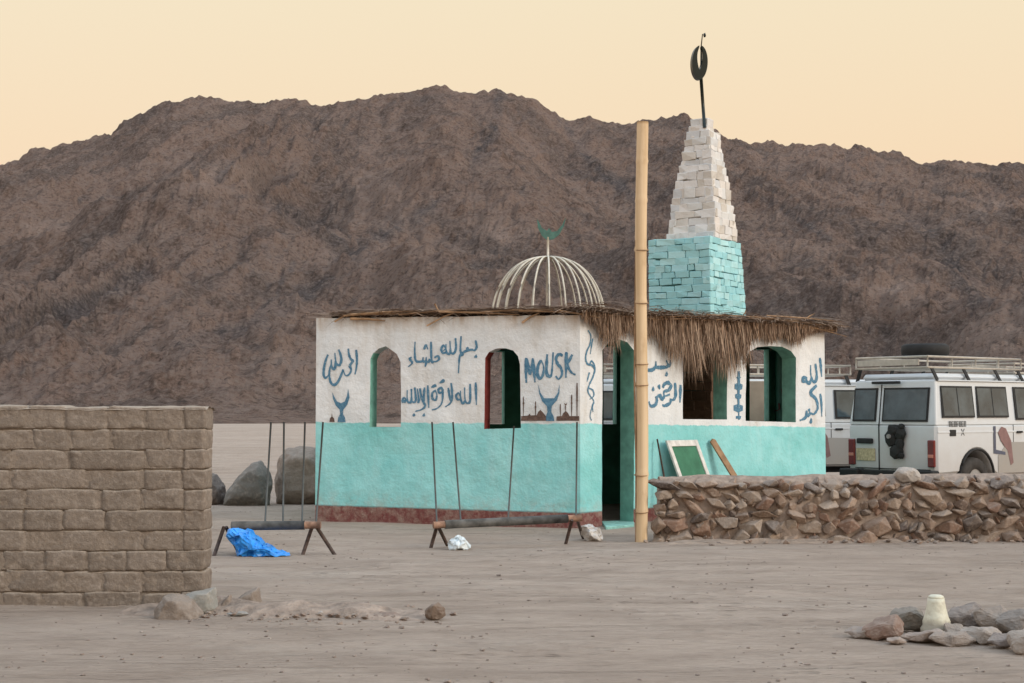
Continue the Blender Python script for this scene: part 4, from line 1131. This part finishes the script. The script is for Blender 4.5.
# ---------------------------------------------------------------- four wheel drive cars
def carm(name, c, dust):
    n = N(name, .42, .5); sp3 = n.new('ShaderNodeSeparateXYZ'); n.t.links.new(n.co, sp3.inputs[0])
    f = n.math('ADD', sp3.outputs[2], n.math('MULTIPLY', n.noise(4, 6, .7), -.9)); k = n.ramp(f, .05, .95, .75, .12)
    c1 = n.mix(n.ramp(n.noise(2, 5), .3, .7), tuple(x*.95 for x in c), c); n.col(n.mix(k, c1, dust))
    n.put(n.b.inputs['Roughness'], n.ramp(k, .1, .7, .35, .8)); return n.m
M_car = carm('dusty_white_paint', (.62, .665, .695), (.43, .39, .36))
M_car2 = carm('dusty_silver_paint', (.30, .305, .30), (.34, .30, .26))
def glassm():
    n = N('dusty_tinted_glass', .06, .8); f = n.noise(3, 4)
    n.col(n.mix(n.ramp(f, .35, .7), (.018, .035, .045), (.06, .09, .105))); return n.m
M_glass = glassm()
M_rub = simple('black_rubber', (.022, .022, .022), .75, .2, 10)
M_tyre = simple('dusty_tyre', (.05, .046, .043), .9, .3, 10, .003)
M_rim = simple('grey_wheel_rim', (.28, .27, .26), .5, .15, 10)
M_redl = simple('red_lamp_lens', (.15, .012, .012), .25, .2, 10, 0, .6)
M_rack = simple('cream_rack_paint', (.42, .385, .33), .6, .15, 10)
M_plate = simple('yellowish_number_plate', (.45, .38, .24), .6, .35, 30)
M_clear = simple('headlamp_glass', (.6, .6, .6), .1, .05, 10, 0, .6)
car = thing('parked_car', 'white four wheel drive car with black bracket on its rear door behind the stone wall', 'car', (0, 0, 0), 'four wheel drive cars parked behind the mosque')
def arc(cx, cz, r, a0, a1, n=12): return [(cx+r*math.cos(R(a0+(a1-a0)*i/n)), cz+r*math.sin(R(a0+(a1-a0)*i/n))) for i in range(n+1)]
HW = .86; RX, FX = 1.05, 4.02
prof = [(0, .50), (.0, 1.30), (3.45, 1.30), (3.62, 1.26), (4.72, 1.17), (4.86, 1.08), (4.88, .52)] + arc(FX, .44, .45, 10, 170) + [(3.4, .46), (1.6, .46)] + arc(RX, .44, .45, 10, 170)
bm = bmesh.new(); prism(bm, [(x, -HW, z) for x, z in prof], (0, 2*HW, 0), .045)
build('body', bm, M_car, car)
def sy(z): return HW-.004-(z-1.30)*.115
bm = bmesh.new()
vs = [(.005, -HW+.01, 1.29), (3.5, -HW+.01, 1.29), (3.5, HW-.01, 1.29), (.005, HW-.01, 1.29)]
vt = [(.10, -sy(2.0), 2.0), (3.0, -sy(2.0), 2.0), (3.0, sy(2.0), 2.0), (.10, sy(2.0), 2.0)]
a = [bm.verts.new(v) for v in vs]; b = [bm.verts.new(v) for v in vt]
bm.faces.new(a[::-1]); bm.faces.new(b)
for i in range(4): bm.faces.new((a[i], a[(i+1) % 4], b[(i+1) % 4], b[i]))
bev(bm, [e for e in bm.edges if e.verts[0] in b or e.verts[1] in b], .035, 3)
build('cabin', bm, M_car, car)
bm = bmesh.new(); box(bm, (1.55, 0, 2.045), (2.75, 1.44, .11), bw=.05); build('roof', bm, M_car, car)
def side_q(bm, s, pts, th=.008, o=.0): prism(bm, [(x, s*(sy(z)+o+.006), z) for x, z in pts], (0, s*th, 0), 0)
for s in (-1, 1):
    for (x0, x1) in ((.17, 1.02), (1.10, 1.95)):
        bm = bmesh.new(); side_q(bm, s, [(x0, 1.40), (x1, 1.40), (x1, 1.90), (x0+.03, 1.90)], .012); wn = build('side_window', bm, M_rub, car)
        bm = bmesh.new(); mx = (x0+x1)/2
        for (a_, b_) in ((x0+.04, mx-.012), (mx+.012, x1-.03)): side_q(bm, s, [(a_, 1.43), (b_, 1.43), (b_, 1.87), (a_, 1.87)], .004, .013)
        build('pane', bm, M_glass, wn)
    bm = bmesh.new(); side_q(bm, s, [(2.15, 1.36), (3.32, 1.36), (2.98, 1.90), (2.15, 1.90)], .012); wn = build('side_window', bm, M_rub, car)
    bm = bmesh.new(); side_q(bm, s, [(2.19, 1.39), (3.24, 1.39), (2.94, 1.87), (2.19, 1.87)], .004, .013); build('pane', bm, M_glass, wn)
    bm = bmesh.new()      # door shut lines and crease
    for x in (2.06, 3.30):
        bm = bmesh.new(); box(bm, (x, s*(HW+.001), .92), (.012, .006, .72)); build('door_seam', bm, M_rub, car)
    bm = bmesh.new(); box(bm, (2.22, s*(HW+.015), 1.16), (.15, .03, .035), bw=.006); build('door_handle', bm, M_rub, car)
    bm = bmesh.new(); box(bm, (.42, s*(HW+.004), 1.16), (.16, .012, .10), bw=.004); build('air_vent', bm, M_rub, car)
    bm = bmesh.new(); prism(bm, [(x, s*(HW+.004), z) for x, z in ((1.62, .50), (3.40, .50), (3.40, .98), (1.9, 1.0), (1.62, .78))], (0, s*.004, 0)); build('silver_side_panel', bm, M_car2, car)
    bm = bmesh.new(); box(bm, (1.72, s*(HW+.0), 1.17), (3.36, .014, .03), bw=.004); build('side_crease', bm, M_car, car)
    # mirror
    bm = bmesh.new(); tube(bm, [(3.2, s*HW, 1.42), (3.28, s*(HW+.14), 1.45), (3.28, s*(HW+.16), 1.55)], .014, 6); box(bm, (3.28, s*(HW+.17), 1.62), (.07, .17, .27), bw=.02); build('wing_mirror', bm, M_rub, car)
    # gutter
    bm = bmesh.new(); box(bm, (1.55, s*(sy(1.98)+.012), 1.985), (2.8, .03, .02), bw=.004); build('roof_gutter', bm, M_car, car)
    # rear lamp
    bm = bmesh.new(); box(bm, (-.012, s*(HW-.085), .84), (.05, .13, .42), bw=.012); lm = build('tail_light', bm, M_redl, car)
    bm = bmesh.new(); box(bm, (-.03, s*(HW-.085), .80), (.03, .10, .05), bw=.004); build('lens', bm, simple('amber_lens', (.5, .2, .15), .3), lm)
    # headlamp
    bm = bmesh.new(); tube(bm, [(4.84, s*.62, .93), (4.90, s*.62, .93)], .10, 16); build('headlight', bm, M_clear, car)
    # arch lips
    for cx in (RX, FX):
        bm = bmesh.new(); tube(bm, [(x, s*(HW+.004), z) for x, z in arc(cx, .44, .455, 5, 175, 18)], .022, 6); build('wheel_arch', bm, M_rub if cx == RX else M_rub, car)
        bm = bmesh.new()
        P = [(x, z) for x, z in ((.0, 0),)]
        yy = s*(HW-.13)
        pr = [(.20, -.11), (.33, -.11), (.375, -.085), (.385, 0), (.375, .085), (.33, .11), (.20, .11)]
        rings = [[bm.verts.new((cx+math.cos(2*math.pi*k/28)*r, yy+dy, .385+math.sin(2*math.pi*k/28)*r)) for k in range(28)] for r, dy in pr]
        for i in range(len(pr)):
            A_, B_ = rings[i], rings[(i+1) % len(pr)]
            for k in range(28): bm.faces.new((A_[k], A_[(k+1) % 28], B_[(k+1) % 28], B_[k])).smooth = True
        bmesh.ops.recalc_face_normals(bm, faces=bm.faces)
        wh = build('wheel', bm, M_tyre, car)
        bm = bmesh.new(); tube(bm, [(cx, yy-.09, .385), (cx, yy+.09, .385)], .205, 24)
        tube(bm, [(cx, yy+s*.07, .385), (cx, yy+s*.125, .385)], [.09, .06], 12); build('rim', bm, M_rim, wh)
    # rear doors' windows
def rear_x(z): return .005+(z-1.29)*.134
def rear_q(bm, y0, y1, z0, z1, o, th): prism(bm, [(rear_x(z)-o, y, z) for y, z in ((y0, z0), (y1, z0), (y1, z1), (y0, z1))], (-th, 0, 0), 0)
for (y0, y1, nm) in ((.30, .77, 'n'), (-.70, .18, 'w')):
    bm = bmesh.new(); rear_q(bm, y0, y1, 1.335, 1.875, .004, .012); wn = build('rear_window', bm, M_rub, car)
    bm = bmesh.new(); rear_q(bm, y0+.03, y1-.03, 1.365, 1.845, .017, .004); build('pane', bm, M_glass, wn)
bm = bmesh.new(); box(bm, (-.006, .235, .92), (.014, .016, .74)); rear_q(bm, .227, .243, 1.29, 1.93, .003, .006); build('rear_door_seam', bm, M_rub, car)
bm = bmesh.new(); box(bm, (-.012, -.02, .585), (.012, 1.46, .012)); build('tailgate_seam', bm, M_rub, car)
bm = bmesh.new(); box(bm, (-.03, .50, 1.02), (.05, .32, .085), bw=.015); build('rear_door_handle', bm, M_rub, car)
bm = bmesh.new(); box(bm, (-.010, .50, .80), (.014, .38, .20), bw=.004); build('number_plate', bm, M_plate, car)
bm = bmesh.new(); box(bm, (.04, .12, 1.96), (.05, .55, .045), bw=.01); build('brake_light_bar', bm, M_rub, car)
bm = bmesh.new()
for (y, z, ry, rz_) in ((-.10, 1.20, .13, .10), (-.03, 1.07, .13, .15), (-.22, 1.15, .11, .13), (-.14, .86, .14, .13), (-.20, .98, .08, .14), (-.03, 1.24, .05, .05), (-.24, 1.26, .06, .05), (-.23, .80, .06, .06)):
    hull_rock(bm, (-.05, y, z), (.12, ry*2, rz_*2), n=20, seed=int(z*100), rough=.08)
sb = build('spare_wheel_bracket', bm, M_rub, car)
bm = bmesh.new(); tube(bm, [(-.10, -.04, 1.10), (-.13, -.04, 1.10)], .035, 12); build('bracket_hub', bm, M_rim, sb)
bm = bmesh.new(); box(bm, (-.09, -.70, .50), (.2, .42, .16), bw=.02); box(bm, (-.09, .72, .50), (.2, .38, .14), bw=.02); box(bm, (-.05, .0, .50), (.12, 1.1, .12), bw=.015); build('rear_bumper', bm, M_rub, car)
bm = bmesh.new(); box(bm, (4.97, 0, .58), (.18, 1.76, .20), bw=.03); build('front_bumper', bm, M_car2, car)
bm = bmesh.new(); box(bm, (4.87, 0, .93), (.04, 1.0, .24), bw=.01); build('grille', bm, M_rub, car)
bm = bmesh.new(); prism(bm, [(3.515, -.74, 1.34), (3.515, .74, 1.34), (3.07, .68, 1.93), (3.07, -.68, 1.93)], (.02, 0, .012)); build('windscreen', bm, M_glass, car)
bm = bmesh.new(); box(bm, (2.4, 0, .42), (4.2, 1.3, .16)); build('underbody', bm, M_rub, car)
# roof rack
bm = bmesh.new(); rz0, rz1 = 2.19, 2.36; RW = .70; X0, X1 = .02, 2.55
def loop(z, r, inset=0): 
    p = [(X0+inset, -RW+inset, z), (X1-inset, -RW+inset, z), (X1-inset, RW-inset, z), (X0+inset, RW-inset, z)]
    for i in range(4): tube(bm, [p[i], p[(i+1) % 4]], r, 8)
loop(rz0, .018); loop(rz1, .018)
for y in (-RW, RW):
    for x in (X0, .65, 1.28, 1.91, X1): tube(bm, [(x, y, rz0), (x, y, rz1)], .014, 6)
for y in (-.25, .25): tube(bm, [(X1, y, rz0), (X1, y, rz1)], .014, 6)
for x in [X0+.28*i for i in range(1, 10)]: tube(bm, [(x, -RW, rz0), (x, RW, rz0)], .014, 6)
rk = build('roof_rack', bm, M_rack, car)
bm = bmesh.new(); box(bm, (X0-.005, .06, rz0+.085), (.03, 1.2, .10), bw=.005); build('rear_rack_board', bm, M_rack, rk)
for y in (-1, 1):
    for x in (.12, .95, 1.8, 2.45):
        bm = bmesh.new(); prism(bm, [(x, y*(sy(1.98)+.02), 1.98), (x+.07, y*(sy(1.98)+.02), 1.98), (x+.04, y*RW, 2.19), (x-.03, y*RW, 2.19)], (0, -y*.02, 0)); build('rack_foot', bm, M_rub, rk)
# graphics on the right side
bm = bmesh.new(); SY = -(HW+.010)
prism(bm, [(x, SY, z) for x, z in ((1.62, 1.16), (1.72, 1.25), (1.84, 1.22), (1.98, 1.02), (2.04, .66), (1.96, .62), (1.88, .86), (1.70, 1.02))], (0, -.002, 0)); build('red_ribbon_graphic', bm, simple('faded_red_graphic', (.22, .13, .125), .6), car)
bm = bmesh.new(); prism(bm, [(x, SY+.002, z) for x, z in ((1.50, 1.26), (1.56, 1.26), (1.56, .88), (1.82, .84), (1.82, .79), (1.50, .82))], (0, -.002, 0)); build('blue_border_graphic', bm, simple('dark_blue_graphic', (.08, .09, .13), .5), car)
bm = bmesh.new(); xq = .34; rq = random.Random(4)
for i in range(7):
    wq = .035; x = xq+i*.065
    pts_ = [[(x, 1.34), (x, 1.26)], [(x, 1.34), (x+wq, 1.34)]] + ([[(x, 1.30), (x+wq, 1.30)]] if i % 2 else [[(x+wq, 1.34), (x+wq, 1.26)]]) + ([[(x, 1.262), (x+wq, 1.262)]] if i % 3 else [])
    for (a_, b_) in pts_:
        z0_, z1_ = sorted((a_[1]-.0, b_[1])); x0_, x1_ = sorted((a_[0], b_[0]))
        box(bm, ((x0_+x1_)/2, -(HW+.003) if (z0_+z1_)/2 < 1.30 else -(HW+.001), (z0_+z1_)/2), (x1_-x0_+.010, .008, z1_-z0_+.010))
tube(bm, [(.64, -HW-.004, 1.22), (.72, -HW-.004, 1.12)], .007, 4); tube(bm, [(.72, -HW-.004, 1.22), (.64, -HW-.004, 1.12)], .007, 4)
build('side_lettering', bm, simple('grey_lettering', (.12, .12, .12), .6), car)

def place(o, px, Y, phi, z=0, corner=(0, -HW)):
    """put the car so that its local corner sits under photograph column px at depth Y; heading phi clockwise from +Y"""
    rz = R(90-phi); c, s = math.cos(rz), math.sin(rz); t = at(px, 410, Y)
    o.rotation_euler = (0, 0, rz); o.location = (t.x-(c*corner[0]-s*corner[1]), Y-(s*corner[0]+c*corner[1]), z)
others = [copy_tree(car) for _ in range(3)]
place(car, 936, 23.0, 52)
lab = ['white four wheel drive car mostly hidden behind the right end of the mosque', 'white four wheel drive car at the right edge, beyond the one with black bracket', 'white four wheel drive car glimpsed through the mosque entrance']
place(others[0], 965, 28.6, 76, corner=(4.88, -HW)); others[0]['label'] = lab[0]
place(others[1], 1022, 26.6, 52); others[1]['label'] = lab[1]
place(others[2], 622, 27.2, 25); others[2]['label'] = lab[2]
# spare tyre lying on the rack
bm = bmesh.new(); t = Matrix.Translation(car.location) @ Matrix.Rotation(car.rotation_euler.z, 4, 'Z')
c = t @ Vector((.75, -.12, 2.49)); pr = [(.20, -.09), (.33, -.10), (.375, -.07), (.385, 0), (.375, .07), (.33, .10), (.20, .09)]
rings = [[bm.verts.new(c+Vector((math.cos(2*math.pi*k/28)*r, math.sin(2*math.pi*k/28)*r, dz))) for k in range(28)] for r, dz in pr]
for i in range(len(pr)):
    for k in range(28): bm.faces.new((rings[i][k], rings[i][(k+1) % 28], rings[(i+1) % 7][(k+1) % 28], rings[(i+1) % 7][k])).smooth = True
bmesh.ops.recalc_face_normals(bm, faces=bm.faces)
tag(build('spare_tyre', bm, M_rub, origin=c), 'black spare tyre lying flat on the roof rack of the white car', 'tyre')
